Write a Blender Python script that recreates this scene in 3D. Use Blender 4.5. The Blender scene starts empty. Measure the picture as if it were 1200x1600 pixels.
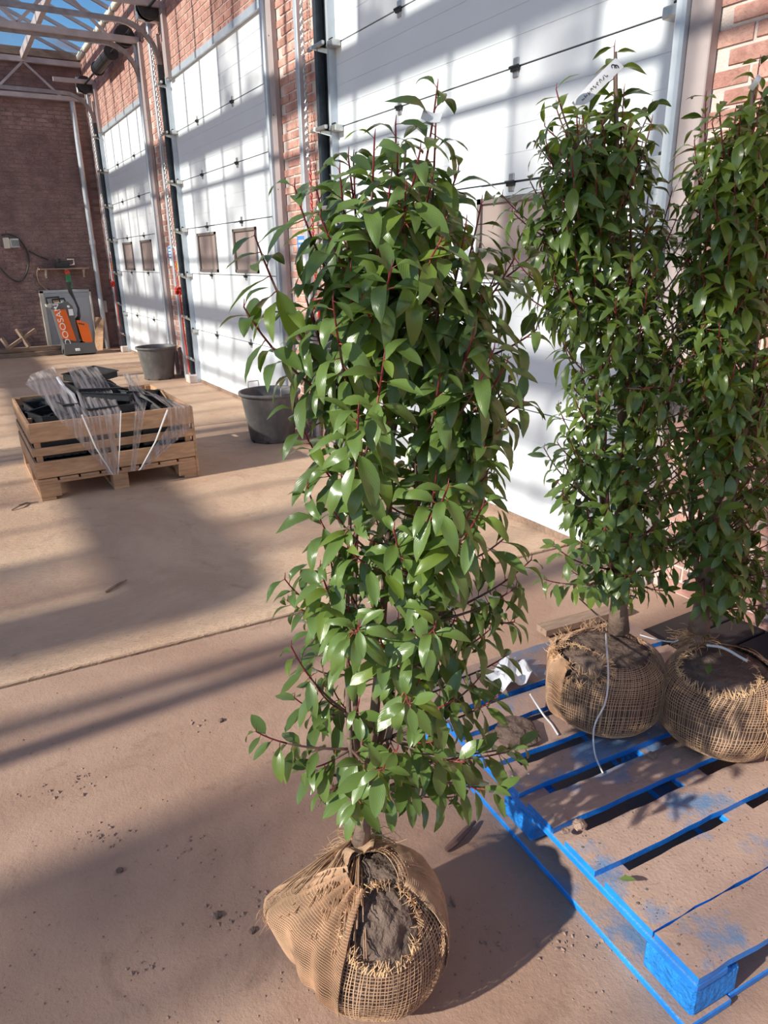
import bpy, math, random
from math import sin, cos, pi, radians as R_, sqrt, atan2
from mathutils import Vector, Matrix, noise

# ------------------------------------------------------------------ camera
SC = bpy.context.scene
COL = SC.collection
F_PX, YAW, PITCH, ROLL = 1110.88, 0.5316971, 0.3436615, -0.0180536
CAM_H = 1.6
fw = Vector((sin(YAW) * cos(PITCH), cos(YAW) * cos(PITCH), -sin(PITCH)))
r0 = Vector((cos(YAW), -sin(YAW), 0.0))
u0 = r0.cross(fw)
RT = r0 * cos(ROLL) + u0 * sin(ROLL)
UP = -r0 * sin(ROLL) + u0 * cos(ROLL)
CP = Vector((0, 0, CAM_H))
cd = bpy.data.cameras.new('camera')
cam = bpy.data.objects.new('camera', cd)
COL.objects.link(cam)
m = Matrix((RT, UP, -fw)).transposed().to_4x4()
m.translation = CP
cam.matrix_world = m
cd.sensor_fit = 'HORIZONTAL'
cd.sensor_width = 36.0
cd.lens = F_PX / 1200 * 36.0
cd.clip_start = 0.05
cd.clip_end = 400
SC.camera = cam

# ------------------------------------------------------------------ sky, sun, exposure
SUN_EL, SUN_AZ = R_(29.5), R_(2.5)      # light travels towards +X and a little +Y
w = bpy.data.worlds.new('world')
SC.world = w
w.use_nodes = True
nt = w.node_tree
nt.nodes.clear()
sky = nt.nodes.new('ShaderNodeTexSky')
sky.sky_type = 'NISHITA'
sky.sun_disc = False
sky.sun_elevation = SUN_EL
sky.sun_rotation = R_(270)
sky.air_density = 1.0
sky.dust_density = 0.2
sky.ozone_density = 2.0
bg = nt.nodes.new('ShaderNodeBackground')
bg.inputs['Strength'].default_value = 0.16
wo = nt.nodes.new('ShaderNodeOutputWorld')
hs = nt.nodes.new('ShaderNodeHueSaturation')
hs.inputs['Saturation'].default_value = 1.3
nt.links.new(sky.outputs[0], hs.inputs['Color'])
nt.links.new(hs.outputs[0], bg.inputs[0])
nt.links.new(bg.outputs[0], wo.inputs[0])
sl = bpy.data.lights.new('sun', 'SUN')
sl.energy = 6.2
sl.angle = R_(0.9)
sl.color = (1.0, 0.925, 0.80)
so = bpy.data.objects.new('sun', sl)
COL.objects.link(so)
SUN_DIR = Vector((cos(SUN_EL) * cos(SUN_AZ), cos(SUN_EL) * sin(SUN_AZ), -sin(SUN_EL)))
so.rotation_mode = 'QUATERNION'
so.rotation_quaternion = SUN_DIR.to_track_quat('-Z', 'Y')
so.location = (-20, 0, 20)
SC.view_settings.view_transform = 'Standard'
SC.view_settings.look = 'None'
SC.view_settings.gamma = 1
SC.view_settings.use_curve_mapping = False
SC.view_settings.exposure = 0.12
SC.cycles.transparent_max_bounces = 24
SC.cycles.max_bounces = 7
rnd = random.Random(7)


def ray(px, py):
    return RT * (px - 600) + UP * (800 - py) + fw * F_PX


def gnd(px, py, z=0.0):
    r = ray(px, py)
    return CP + r * ((z - CAM_H) / r.z)


def atD(px, py, D):
    """the point of the place seen at (px, py) at horizontal forward distance D"""
    r = ray(px, py)
    return CP + r * (D / (r.x * sin(YAW) + r.y * cos(YAW)))


def atx(px, py, x):
    r = ray(px, py)
    return CP + r * (x / r.x)


def aty(px, py, y):
    r = ray(px, py)
    return CP + r * (y / r.y)


# ------------------------------------------------------------------ materials
def mat(name, base=(0.5, 0.5, 0.5), rough=0.6, metal=0.0, spec=0.5, var=0.0, vscale=8.0, bump=0.0, bscale=60.0,
        second=None, sscale=3.0, smid=0.5, swid=0.15, obj_var=0.0, stretch=None, **kw):
    M = bpy.data.materials.new(name)
    M.use_nodes = True
    n, l = M.node_tree.nodes, M.node_tree.links
    b = n['Principled BSDF']
    b.inputs['Roughness'].default_value = rough
    b.inputs['Metallic'].default_value = metal
    b.inputs['Specular IOR Level'].default_value = spec
    tc = n.new('ShaderNodeTexCoord')
    src = tc.outputs['Object'] if kw.get('local') else None
    if src is None:
        g = n.new('ShaderNodeNewGeometry')
        src = g.outputs['Position']
    if stretch:
        mp = n.new('ShaderNodeMapping')
        mp.inputs['Scale'].default_value = stretch
        l.new(src, mp.inputs['Vector'])
        src = mp.outputs[0]
    col = n.new('ShaderNodeRGB')
    col.outputs[0].default_value = (*base, 1)
    c = col.outputs[0]
    if second is not None:
        t = n.new('ShaderNodeTexNoise')
        t.inputs['Scale'].default_value = sscale
        t.inputs['Detail'].default_value = 6
        t.inputs['Roughness'].default_value = 0.62
        l.new(src, t.inputs['Vector'])
        rp = n.new('ShaderNodeMapRange')
        rp.inputs['From Min'].default_value = smid - swid
        rp.inputs['From Max'].default_value = smid + swid
        l.new(t.outputs['Fac'], rp.inputs['Value'])
        mx = n.new('ShaderNodeMix')
        mx.data_type = 'RGBA'
        mx.inputs['B'].default_value = (*second, 1)
        l.new(rp.outputs[0], mx.inputs['Factor'])
        l.new(c, mx.inputs['A'])
        c = mx.outputs['Result']
    if var or obj_var:
        hs = n.new('ShaderNodeHueSaturation')
        l.new(c, hs.inputs['Color'])
        s = None
        if var:
            t = n.new('ShaderNodeTexNoise')
            t.inputs['Scale'].default_value = vscale
            t.inputs['Detail'].default_value = 5
            l.new(src, t.inputs['Vector'])
            rp = n.new('ShaderNodeMapRange')
            rp.inputs['From Min'].default_value = 0.25
            rp.inputs['From Max'].default_value = 0.75
            rp.inputs['To Min'].default_value = 1 - var
            rp.inputs['To Max'].default_value = 1 + var
            l.new(t.outputs['Fac'], rp.inputs['Value'])
            s = rp.outputs[0]
        if obj_var:
            oi = n.new('ShaderNodeObjectInfo')
            rp = n.new('ShaderNodeMapRange')
            rp.inputs['To Min'].default_value = 1 - obj_var
            rp.inputs['To Max'].default_value = 1 + obj_var
            l.new(oi.outputs['Random'], rp.inputs['Value'])
            if s:
                mm = n.new('ShaderNodeMath')
                mm.operation = 'MULTIPLY'
                l.new(s, mm.inputs[0])
                l.new(rp.outputs[0], mm.inputs[1])
                s = mm.outputs[0]
            else:
                s = rp.outputs[0]
        l.new(s, hs.inputs['Value'])
        c = hs.outputs[0]
    l.new(c, b.inputs['Base Color'])
    if bump:
        t = n.new('ShaderNodeTexNoise')
        t.inputs['Scale'].default_value = bscale
        t.inputs['Detail'].default_value = 6
        l.new(src, t.inputs['Vector'])
        bp = n.new('ShaderNodeBump')
        bp.inputs['Strength'].default_value = min(1.0, bump)
        bp.inputs['Distance'].default_value = kw.get('bdist', 0.01)
        l.new(t.outputs['Fac'], bp.inputs['Height'])
        l.new(bp.outputs[0], b.inputs['Normal'])
    return M


def glassy(name, tint=(0.9, 0.95, 0.97), clear=0.85, rough=0.05, haze=(0.8, 0.8, 0.8), hz=0.06, streak=None, gloss=0.06):
    """thin sheet: mostly see-through, a little gloss and a little dust"""
    M = bpy.data.materials.new(name)
    M.use_nodes = True
    n, l = M.node_tree.nodes, M.node_tree.links
    n.remove(n['Principled BSDF'])
    out = n['Material Output']
    tr = n.new('ShaderNodeBsdfTransparent')
    tr.inputs[0].default_value = (*tint, 1)
    gl = n.new('ShaderNodeBsdfGlossy')
    gl.inputs['Roughness'].default_value = rough
    df = n.new('ShaderNodeBsdfDiffuse')
    df.inputs[0].default_value = (*haze, 1)
    tl = n.new('ShaderNodeBsdfTranslucent')
    tl.inputs[0].default_value = (*haze, 1)
    a = n.new('ShaderNodeMixShader')
    a.inputs[0].default_value = 0.5
    l.new(df.outputs[0], a.inputs[1])
    l.new(tl.outputs[0], a.inputs[2])
    b = n.new('ShaderNodeMixShader')
    b.inputs[0].default_value = hz
    l.new(tr.outputs[0], b.inputs[1])
    l.new(a.outputs[0], b.inputs[2])
    if streak:
        g = n.new('ShaderNodeNewGeometry')
        mp = n.new('ShaderNodeMapping')
        mp.inputs['Scale'].default_value = streak
        t = n.new('ShaderNodeTexNoise')
        t.inputs['Scale'].default_value = 1
        t.inputs['Detail'].default_value = 5
        l.new(g.outputs['Position'], mp.inputs[0])
        l.new(mp.outputs[0], t.inputs['Vector'])
        rp = n.new('ShaderNodeMapRange')
        rp.inputs['From Min'].default_value = 0.4
        rp.inputs['From Max'].default_value = 0.65
        rp.inputs['To Min'].default_value = hz * 0.35
        rp.inputs['To Max'].default_value = min(1, hz * 2.2)
        l.new(t.outputs['Fac'], rp.inputs['Value'])
        l.new(rp.outputs[0], b.inputs[0])
    c = n.new('ShaderNodeMixShader')
    c.inputs[0].default_value = gloss
    l.new(b.outputs[0], c.inputs[1])
    l.new(gl.outputs[0], c.inputs[2])
    l.new(c.outputs[0], out.inputs[0])
    return M


def leaf_mat(name, top, under, glow):
    M = bpy.data.materials.new(name)
    M.use_nodes = True
    n, l = M.node_tree.nodes, M.node_tree.links
    b = n['Principled BSDF']
    out = n['Material Output']
    geo = n.new('ShaderNodeNewGeometry')
    tc = n.new('ShaderNodeTexCoord')
    sep = n.new('ShaderNodeSeparateXYZ')
    l.new(tc.outputs['UV'], sep.inputs[0])
    # midrib and side veins from the leaf's own UVs (u across, v along)
    au = n.new('ShaderNodeMath'); au.operation = 'SUBTRACT'; au.inputs[1].default_value = 0.5
    l.new(sep.outputs[0], au.inputs[0])
    ab = n.new('ShaderNodeMath'); ab.operation = 'ABSOLUTE'
    l.new(au.outputs[0], ab.inputs[0])
    rib = n.new('ShaderNodeMapRange')
    rib.inputs['From Min'].default_value = 0.02; rib.inputs['From Max'].default_value = 0.06
    rib.inputs['To Min'].default_value = 0.6; rib.inputs['To Max'].default_value = 0.0
    l.new(ab.outputs[0], rib.inputs[0])
    vv = n.new('ShaderNodeMath'); vv.operation = 'MULTIPLY_ADD'
    vv.inputs[1].default_value = -0.9
    l.new(ab.outputs[0], vv.inputs[0]); l.new(sep.outputs[1], vv.inputs[2])
    sn = n.new('ShaderNodeMath'); sn.operation = 'MULTIPLY'; sn.inputs[1].default_value = 62
    l.new(vv.outputs[0], sn.inputs[0])
    si = n.new('ShaderNodeMath'); si.operation = 'SINE'
    l.new(sn.outputs[0], si.inputs[0])
    oi = n.new('ShaderNodeAttribute'); oi.attribute_name = 'tone'
    # colour of the upper side
    def rgb(c):
        q = n.new('ShaderNodeRGB'); q.outputs[0].default_value = (*c, 1); return q.outputs[0]
    no = n.new('ShaderNodeTexNoise'); no.inputs['Scale'].default_value = 14
    l.new(geo.outputs['Position'], no.inputs['Vector'])
    mr = n.new('ShaderNodeMapRange'); mr.inputs['From Min'].default_value = 0.35; mr.inputs['From Max'].default_value = 0.65
    mr.inputs['To Min'].default_value = 0.62; mr.inputs['To Max'].default_value = 1.5
    l.new(no.outputs['Fac'], mr.inputs[0])
    hs = n.new('ShaderNodeHueSaturation'); l.new(rgb(top), hs.inputs['Color']); l.new(mr.outputs[0], hs.inputs['Value'])
    mx = n.new('ShaderNodeMix'); mx.data_type = 'RGBA'
    l.new(rib.outputs[0], mx.inputs['Factor']); l.new(hs.outputs[0], mx.inputs['A']); mx.inputs['B'].default_value = (0.26, 0.37, 0.15, 1)
    mb = n.new('ShaderNodeMix'); mb.data_type = 'RGBA'
    l.new(geo.outputs['Backfacing'], mb.inputs['Factor']); l.new(mx.outputs['Result'], mb.inputs['A']); l.new(rgb(under), mb.inputs['B'])
    l.new(mb.outputs['Result'], b.inputs['Base Color'])
    b.inputs['Roughness'].default_value = 0.30
    b.inputs['Specular IOR Level'].default_value = 0.5
    bp = n.new('ShaderNodeBump'); bp.inputs['Strength'].default_value = 0.12; bp.inputs['Distance'].default_value = 0.001
    l.new(si.outputs[0], bp.inputs['Height']); l.new(bp.outputs[0], b.inputs['Normal'])
    tl = n.new('ShaderNodeBsdfTranslucent'); tl.inputs[0].default_value = (*glow, 1)
    ms = n.new('ShaderNodeMixShader'); ms.inputs[0].default_value = 0.17
    b.inputs['Coat Weight'].default_value = 0.45
    b.inputs['Coat Roughness'].default_value = 0.22
    l.new(b.outputs[0], ms.inputs[1]); l.new(tl.outputs[0], ms.inputs[2])
    l.new(ms.outputs[0], out.inputs[0])
    return M


def floor_mat(name, base, second, dark, hatch=False):
    M = bpy.data.materials.new(name)
    M.use_nodes = True
    n, l = M.node_tree.nodes, M.node_tree.links
    b = n['Principled BSDF']
    b.inputs['Roughness'].default_value = 0.85
    b.inputs['Specular IOR Level'].default_value = 0.25
    g = n.new('ShaderNodeNewGeometry')

    def tex(sc, det=6, rough=0.6, stretch=None, dist=0.0):
        t = n.new('ShaderNodeTexNoise')
        t.inputs['Scale'].default_value = sc
        t.inputs['Detail'].default_value = det
        t.inputs['Roughness'].default_value = rough
        t.inputs['Distortion'].default_value = dist
        if stretch:
            mp = n.new('ShaderNodeMapping')
            mp.inputs['Scale'].default_value = stretch
            mp.inputs['Rotation'].default_value = (0, 0, 0.5)
            l.new(g.outputs['Position'], mp.inputs[0])
            l.new(mp.outputs[0], t.inputs['Vector'])
        else:
            l.new(g.outputs['Position'], t.inputs['Vector'])
        return t.outputs['Fac']

    def rng(v, a, bb, c=0.0, d=1.0):
        q = n.new('ShaderNodeMapRange')
        q.inputs['From Min'].default_value = a
        q.inputs['From Max'].default_value = bb
        q.inputs['To Min'].default_value = c
        q.inputs['To Max'].default_value = d
        l.new(v, q.inputs['Value'])
        return q.outputs[0]

    def mixc(f, a, c):
        q = n.new('ShaderNodeMix')
        q.data_type = 'RGBA'
        l.new(f, q.inputs['Factor'])
        if isinstance(a, tuple):
            q.inputs['A'].default_value = (*a, 1)
        else:
            l.new(a, q.inputs['A'])
        q.inputs['B'].default_value = (*c, 1)
        return q.outputs['Result']
    c = mixc(rng(tex(1.1, 8, 0.65, None, 0.6), 0.42, 0.62), base, second)
    c = mixc(rng(tex(3.1, 7, 0.7, (1, 1, 1), 1.2), 0.58, 0.72, 0, 0.55), c, dark)
    c = mixc(rng(tex(38, 4, 0.7), 0.6, 0.75, 0, 0.3), c, dark)
    l.new(c, b.inputs['Base Color'])
    h1 = tex(95, 5, 0.7)
    h2 = tex(14, 6, 0.7)
    a1 = n.new('ShaderNodeMath'); a1.operation = 'MULTIPLY_ADD'; a1.inputs[1].default_value = 2.2
    l.new(h2, a1.inputs[0]); l.new(h1, a1.inputs[2])
    hh = a1.outputs[0]
    if hatch:
        h3 = rng(tex(1, 3, 0.5, (22, 85, 40)), 0.5, 0.62)
        a2 = n.new('ShaderNodeMath'); a2.operation = 'ADD'
        l.new(hh, a2.inputs[0]); l.new(h3, a2.inputs[1])
        hh = a2.outputs[0]
    bp = n.new('ShaderNodeBump'); bp.inputs['Strength'].default_value = 0.55; bp.inputs['Distance'].default_value = 0.004
    l.new(hh, bp.inputs['Height']); l.new(bp.outputs[0], b.inputs['Normal'])
    return M


M = {}
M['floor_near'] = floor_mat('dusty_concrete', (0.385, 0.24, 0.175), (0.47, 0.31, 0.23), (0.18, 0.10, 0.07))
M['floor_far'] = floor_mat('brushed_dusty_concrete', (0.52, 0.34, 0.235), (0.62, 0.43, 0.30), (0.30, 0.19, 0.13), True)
M['joint'] = mat('joint_dirt', (0.055, 0.038, 0.03), 0.95, bump=0.6, bscale=120)
M['mortar'] = mat('mortar', (0.60, 0.50, 0.46), 0.95, var=0.2, vscale=12, bump=0.5, bscale=120)
M['brick'] = mat('red_brick', (0.46, 0.225, 0.185), 0.9, var=0.25, vscale=11, second=(0.60, 0.355, 0.29), sscale=4.5, swid=0.1, obj_var=0.18, bump=0.9, bscale=55, bdist=0.012)
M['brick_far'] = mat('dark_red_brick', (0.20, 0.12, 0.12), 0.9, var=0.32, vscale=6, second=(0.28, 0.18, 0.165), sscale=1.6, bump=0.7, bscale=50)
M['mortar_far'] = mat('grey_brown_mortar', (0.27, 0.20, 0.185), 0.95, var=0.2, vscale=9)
M['door_white'] = mat('white_door_panel', (0.79, 0.83, 0.87), 0.42, spec=0.4, var=0.03, vscale=3)
M['seam'] = mat('dark_seam_rubber', (0.05, 0.055, 0.065), 0.7)
M['door_frame'] = mat('pale_grey_steel_trim', (0.55, 0.60, 0.66), 0.4, metal=0.35, var=0.1, vscale=10)
M['track'] = mat('dark_steel_track', (0.07, 0.085, 0.10), 0.45, metal=0.6, var=0.3, vscale=14)
M['rail'] = mat('galvanised_rail', (0.33, 0.30, 0.30), 0.5, metal=0.7, var=0.25, vscale=10)
M['steel'] = mat('mauve_grey_painted_steel', (0.42, 0.35, 0.345), 0.55, metal=0.15, var=0.15, vscale=4, bump=0.1)
M['truss'] = mat('dusty_pale_truss_paint', (0.44, 0.38, 0.375), 0.6, metal=0.1, var=0.2, vscale=6)
M['hinge'] = mat('black_steel_hinge', (0.05, 0.052, 0.055), 0.45, metal=0.7)
M['zinc'] = mat('zinc_plated_steel', (0.55, 0.55, 0.54), 0.35, metal=0.8, var=0.15, vscale=25)
M['win_frame'] = mat('grey_brown_window_frame', (0.20, 0.17, 0.16), 0.5)
M['win_pane'] = mat('brown_dusty_acrylic_pane', (0.37, 0.295, 0.275), 0.25, var=0.15, vscale=3, spec=0.6)
M['glass'] = glassy('greenhouse_glass', (0.93, 0.97, 0.98), 1, 0.04, (0.75, 0.75, 0.74), 0.05, gloss=.05)
M['glass_dirty'] = glassy('dirty_greenhouse_glass', (0.86, 0.87, 0.88), 1, 0.2, (0.62, 0.60, 0.62), 0.42, (1.5, 1.5, 1.5))
M['black'] = mat('black_plastic', (0.028, 0.028, 0.03), 0.5, var=0.3, vscale=20)
M['pot'] = mat('dusty_black_plastic_pot', (0.10, 0.096, 0.097), 0.55, second=(0.22, 0.195, 0.18), sscale=4, smid=0.56, swid=0.14, var=0.15, vscale=25, stretch=(1, 1, 0.5))
M['pot_soil'] = mat('dry_pot_soil', (0.10, 0.075, 0.06), 0.95, bump=1, bscale=60)
M['pine'] = mat('raw_pine', (0.60, 0.35, 0.20), 0.75, var=0.2, vscale=9, stretch=(1, 6, 6), second=(0.43, 0.25, 0.14), sscale=2.5, bump=0.2, obj_var=0.12)
M['old_wood'] = mat('weathered_timber', (0.30, 0.20, 0.145), 0.85, var=0.3, vscale=8, stretch=(1, 6, 6), bump=0.3, obj_var=0.15)
M['blue'] = mat('bright_blue_pallet_paint', (0.014, 0.26, 0.84), 0.5, var=0.22, vscale=14, second=(0.03, 0.12, 0.42), sscale=7, smid=0.62, swid=0.08, bump=0.3, bscale=45)
M['blue_block'] = mat('blue_painted_chipboard', (0.015, 0.29, 0.90), 0.6, var=0.3, vscale=40, second=(0.30, 0.27, 0.25), sscale=9, smid=0.70, swid=0.04, bump=1.0, bscale=70, bdist=0.015)
M['soil'] = mat('root_ball_soil', (0.17, 0.115, 0.09), 0.95, var=0.35, vscale=16, bump=1.0, bscale=38, bdist=0.02)
M['soil_light'] = mat('dry_soil', (0.34, 0.225, 0.175), 0.95, var=0.3, vscale=30, bump=1.0, bscale=60)
M['jute'] = mat('jute_thread', (0.58, 0.37, 0.235), 0.9, var=0.3, vscale=18, spec=0.2)
M['jute_light'] = mat('pale_frayed_jute', (0.68, 0.44, 0.25), 0.85, var=0.25, vscale=30, spec=0.2)
M['burlap'] = mat('burlap_cloth', (0.40, 0.25, 0.155), 0.95, var=0.3, vscale=9, bump=0.7, bscale=260, spec=0.15)
M['bark'] = mat('laurel_bark', (0.25, 0.17, 0.13), 0.85, var=0.35, vscale=20, bump=0.7, bscale=45)
M['twig'] = mat('dark_brown_twig', (0.14, 0.075, 0.06), 0.6, var=0.3, vscale=25)
M['shoot'] = mat('wine_red_shoot', (0.22, 0.028, 0.040), 0.4, var=0.3, vscale=30)
M['petiole'] = mat('red_petiole', (0.36, 0.10, 0.06), 0.45)
M['leaf'] = leaf_mat('laurel_leaf', (0.014, 0.052, 0.027), (0.13, 0.20, 0.05), (0.30, 0.48, 0.03))
M['leaf_young'] = leaf_mat('young_laurel_leaf', (0.034, 0.092, 0.020), (0.19, 0.27, 0.05), (0.42, 0.60, 0.03))
M['leaf_young'].node_tree.nodes['Mix Shader'].inputs[0].default_value = 0.33
M['twine'] = mat('white_twine', (0.78, 0.78, 0.80), 0.6)
M['paper'] = mat('white_paper', (0.85, 0.85, 0.87), 0.6)
M['ink'] = mat('black_ink', (0.03, 0.03, 0.04), 0.6)
M['film'] = glassy('stretch_film', (0.97, 0.95, 0.94), 1, 0.15, (0.82, 0.73, 0.70), 0.38, (45, 2.2, 3.0), 0.08)
M['film_fold'] = mat('bunched_stretch_film', (0.75, 0.73, 0.73), 0.25, spec=0.8)
M['orange'] = mat('orange_machine_paint', (0.80, 0.14, 0.012), 0.35)
M['grey_machine'] = mat('dark_grey_machine_paint', (0.12, 0.12, 0.125), 0.5)
M['white_print'] = mat('white_lettering', (0.85, 0.80, 0.78), 0.5)
M['door_grey'] = mat('light_grey_door_paint', (0.46, 0.49, 0.53), 0.5, var=0.05)
M['cream'] = mat('cream_painted_frame', (0.66, 0.62, 0.54), 0.6)
M['green'] = mat('green_plastic', (0.02, 0.16, 0.07), 0.45)
M['red'] = mat('red_plastic', (0.62, 0.035, 0.02), 0.4)
M['yellow'] = mat('yellow_sticker', (0.75, 0.48, 0.05), 0.5)
M['sign_blue'] = mat('blue_notice', (0.10, 0.25, 0.60), 0.5)
M['box_grey'] = mat('light_grey_plastic', (0.50, 0.51, 0.52), 0.5)
M['ground'] = mat('bare_ground', (0.24, 0.20, 0.15), 0.95, var=0.2, vscale=1)
M['putty'] = mat('weathered_cream_block', (0.55, 0.53, 0.47), 0.85, var=0.2, vscale=20)


# ------------------------------------------------------------------ mesh helpers
class MB:
    def __init__(s):
        s.v, s.f, s.mi = [], [], []
        s.uv = {}

    def add(s, vs, fs, mi=0):
        o = len(s.v)
        s.v += [tuple(v) for v in vs]
        for f in fs:
            s.f.append(tuple(i + o for i in f))
            s.mi.append(mi)

    def box(s, lo, hi, mi=0, mtx=None, jit=0.0):
        vs = [Vector((x, y, z)) for x in (lo[0], hi[0]) for y in (lo[1], hi[1]) for z in (lo[2], hi[2])]
        if jit:
            vs = [v + Vector((rnd.uniform(-jit, jit) for _ in range(3))) for v in vs]
        if mtx is not None:
            vs = [mtx @ v for v in vs]
        s.add(vs, [(0, 1, 3, 2), (4, 6, 7, 5), (0, 4, 5, 1), (2, 3, 7, 6), (0, 2, 6, 4), (1, 5, 7, 3)], mi)

    def bbox(s, lo, hi, b=0.004, mi=0, mtx=None):
        """bevelled box, 44 triangles"""
        c = [(lo[i] + hi[i]) / 2 for i in range(3)]
        h = [(hi[i] - lo[i]) / 2 for i in range(3)]
        b = min(b, min(h) * 0.9)
        vs, idx = [], {}
        for sx in (-1, 1):
            for sy in (-1, 1):
                for sz in (-1, 1):
                    for a in range(3):
                        p = [sx * h[0], sy * h[1], sz * h[2]]
                        for k in range(3):
                            if k != a:
                                p[k] -= (sx, sy, sz)[k] * b
                        idx[(sx, sy, sz, a)] = len(vs)
                        v = Vector((c[0] + p[0], c[1] + p[1], c[2] + p[2]))
                        vs.append(mtx @ v if mtx is not None else v)
        fs = []
        for a in range(3):
            u, v = (a + 1) % 3, (a + 2) % 3
            for sg in (-1, 1):
                q = []
                for su, sv in ((-1, -1), (1, -1), (1, 1), (-1, 1)):
                    k = [0, 0, 0]
                    k[a], k[u], k[v] = sg, su, sv
                    q.append(idx[(*k, a)])
                fs.append(tuple(q if sg > 0 else q[::-1]))
        for a in range(3):
            u, v = (a + 1) % 3, (a + 2) % 3
            for su in (-1, 1):
                for sv in (-1, 1):
                    k1, k2 = [0] * 3, [0] * 3
                    k1[a], k1[u], k1[v] = -1, su, sv
                    k2[a], k2[u], k2[v] = 1, su, sv
                    q = (idx[(*k1, u)], idx[(*k2, u)], idx[(*k2, v)], idx[(*k1, v)])
                    fs.append(q if su * sv < 0 else q[::-1])
        for sx in (-1, 1):
            for sy in (-1, 1):
                for sz in (-1, 1):
                    q = tuple(idx[(sx, sy, sz, a)] for a in range(3))
                    fs.append(q if sx * sy * sz > 0 else q[::-1])
        s.add(vs, fs, mi)

    def tube(s, pts, r, n=8, mi=0, cap=True):
        pts = [Vector(p) for p in pts]
        rs = r if isinstance(r, (list, tuple)) else [r] * len(pts)
        o = len(s.v)
        t = (pts[1] - pts[0]).normalized()
        a = t.orthogonal().normalized()
        for i, p in enumerate(pts):
            if i == 0:
                t = pts[1] - pts[0]
            elif i == len(pts) - 1:
                t = pts[-1] - pts[-2]
            else:
                t = pts[i + 1] - pts[i - 1]
            if t.length < 1e-9:
                t = Vector((0, 0, 1))
            t.normalize()
            a = (a - t * a.dot(t))
            a = a.normalized() if a.length > 1e-6 else t.orthogonal().normalized()
            b = t.cross(a)
            for k in range(n):
                q = 2 * pi * k / n
                s.v.append(tuple(p + (a * cos(q) + b * sin(q)) * rs[i]))
        for i in range(len(pts) - 1):
            for k in range(n):
                k2 = (k + 1) % n
                s.f.append((o + i * n + k, o + i * n + k2, o + (i + 1) * n + k2, o + (i + 1) * n + k))
                s.mi.append(mi)
        if cap:
            s.f.append(tuple(o + k for k in range(n))[::-1])
            s.mi.append(mi)
            e = o + (len(pts) - 1) * n
            s.f.append(tuple(e + k for k in range(n)))
            s.mi.append(mi)

    def bar(s, a, b, wx, wz, mi=0, up=(0, 0, 1)):
        """rectangular bar from a to b"""
        a, b = Vector(a), Vector(b)
        t = (b - a).normalized()
        u = Vector(up)
        x = t.cross(u)
        x = x.normalized() if x.length > 1e-6 else t.orthogonal().normalized()
        z = x.cross(t).normalized()
        vs = [p + x * sx * wx / 2 + z * sz * wz / 2 for p in (a, b) for sx, sz in ((-1, -1), (1, -1), (1, 1), (-1, 1))]
        s.add(vs, [(0, 1, 2, 3), (7, 6, 5, 4), (0, 4, 5, 1), (1, 5, 6, 2), (2, 6, 7, 3), (3, 7, 4, 0)], mi)

    def lathe(s, prof, c, n=40, mi=0, close=False):
        o = len(s.v)
        for r, z in prof:
            for k in range(n):
                q = 2 * pi * k / n
                s.v.append((c[0] + r * cos(q), c[1] + r * sin(q), c[2] + z))
        for i in range(len(prof) - 1):
            for k in range(n):
                k2 = (k + 1) % n
                s.f.append((o + i * n + k, o + i * n + k2, o + (i + 1) * n + k2, o + (i + 1) * n + k))
                s.mi.append(mi)

    def grid(s, P, mi=0):
        """P: rows of points"""
        o = len(s.v)
        w = len(P[0])
        for row in P:
            s.v += [tuple(p) for p in row]
        for i in range(len(P) - 1):
            for k in range(w - 1):
                s.f.append((o + i * w + k, o + i * w + k + 1, o + (i + 1) * w + k + 1, o + (i + 1) * w + k))
                s.mi.append(mi)

    def mesh(s, name, mats, smooth=False):
        me = bpy.data.meshes.new(name)
        me.from_pydata(s.v, [], s.f)
        for q in (mats if isinstance(mats, (list, tuple)) else [mats]):
            me.materials.append(M[q])
        me.polygons.foreach_set('material_index', s.mi)
        if smooth:
            me.polygons.foreach_set('use_smooth', [True] * len(s.f))
        me.update()
        return me

    def build(s, name, mats, parent=None, smooth=False, loc=None):
        return link(name, s.mesh(name, mats, smooth), parent, loc)


def link(name, data, parent=None, loc=None, mtx=None):
    o = bpy.data.objects.new(name, data)
    COL.objects.link(o)
    if parent is not None:
        o.parent = parent
    if loc is not None:
        o.location = loc
    if mtx is not None:
        o.matrix_basis = mtx
    return o


def tag(o, label=None, cat=None, group=None, kind=None):
    if label: o['label'] = label
    if cat: o['category'] = cat
    if group: o['group'] = group
    if kind: o['kind'] = kind
    return o


def thing(name, label, cat, loc=(0, 0, 0), rz=0.0, group=None, kind=None):
    o = link(name, None, None, loc)
    o.rotation_euler = (0, 0, rz)
    return tag(o, label, cat, group, kind)


def copy_tree(o, parent=None):
    c = o.copy()
    COL.objects.link(c)
    c.parent = parent
    for ch in list(o.children):
        copy_tree(ch, c)
    return c


# ------------------------------------------------------------------ the setting
WX, WY = 2.86, 15.2           # the door wall's face, the far wall's face
EAVE, RIDGE = 4.97, 5.72
BAY = 3.5
D_R = [2.30, 6.66, 11.02]     # right edges of the three doors
D_W = 3.21
D_T = 3.70
SEAMS = [0.0, 0.72, 1.44, 1.99, 2.555, 3.115, 3.70]
JY0, JK = 2.908, -0.048       # floor joint: y = JY0 + JK x

fl = tag(link('floor', None), kind='structure')
XW, YB = -11.14, -6.2


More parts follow.
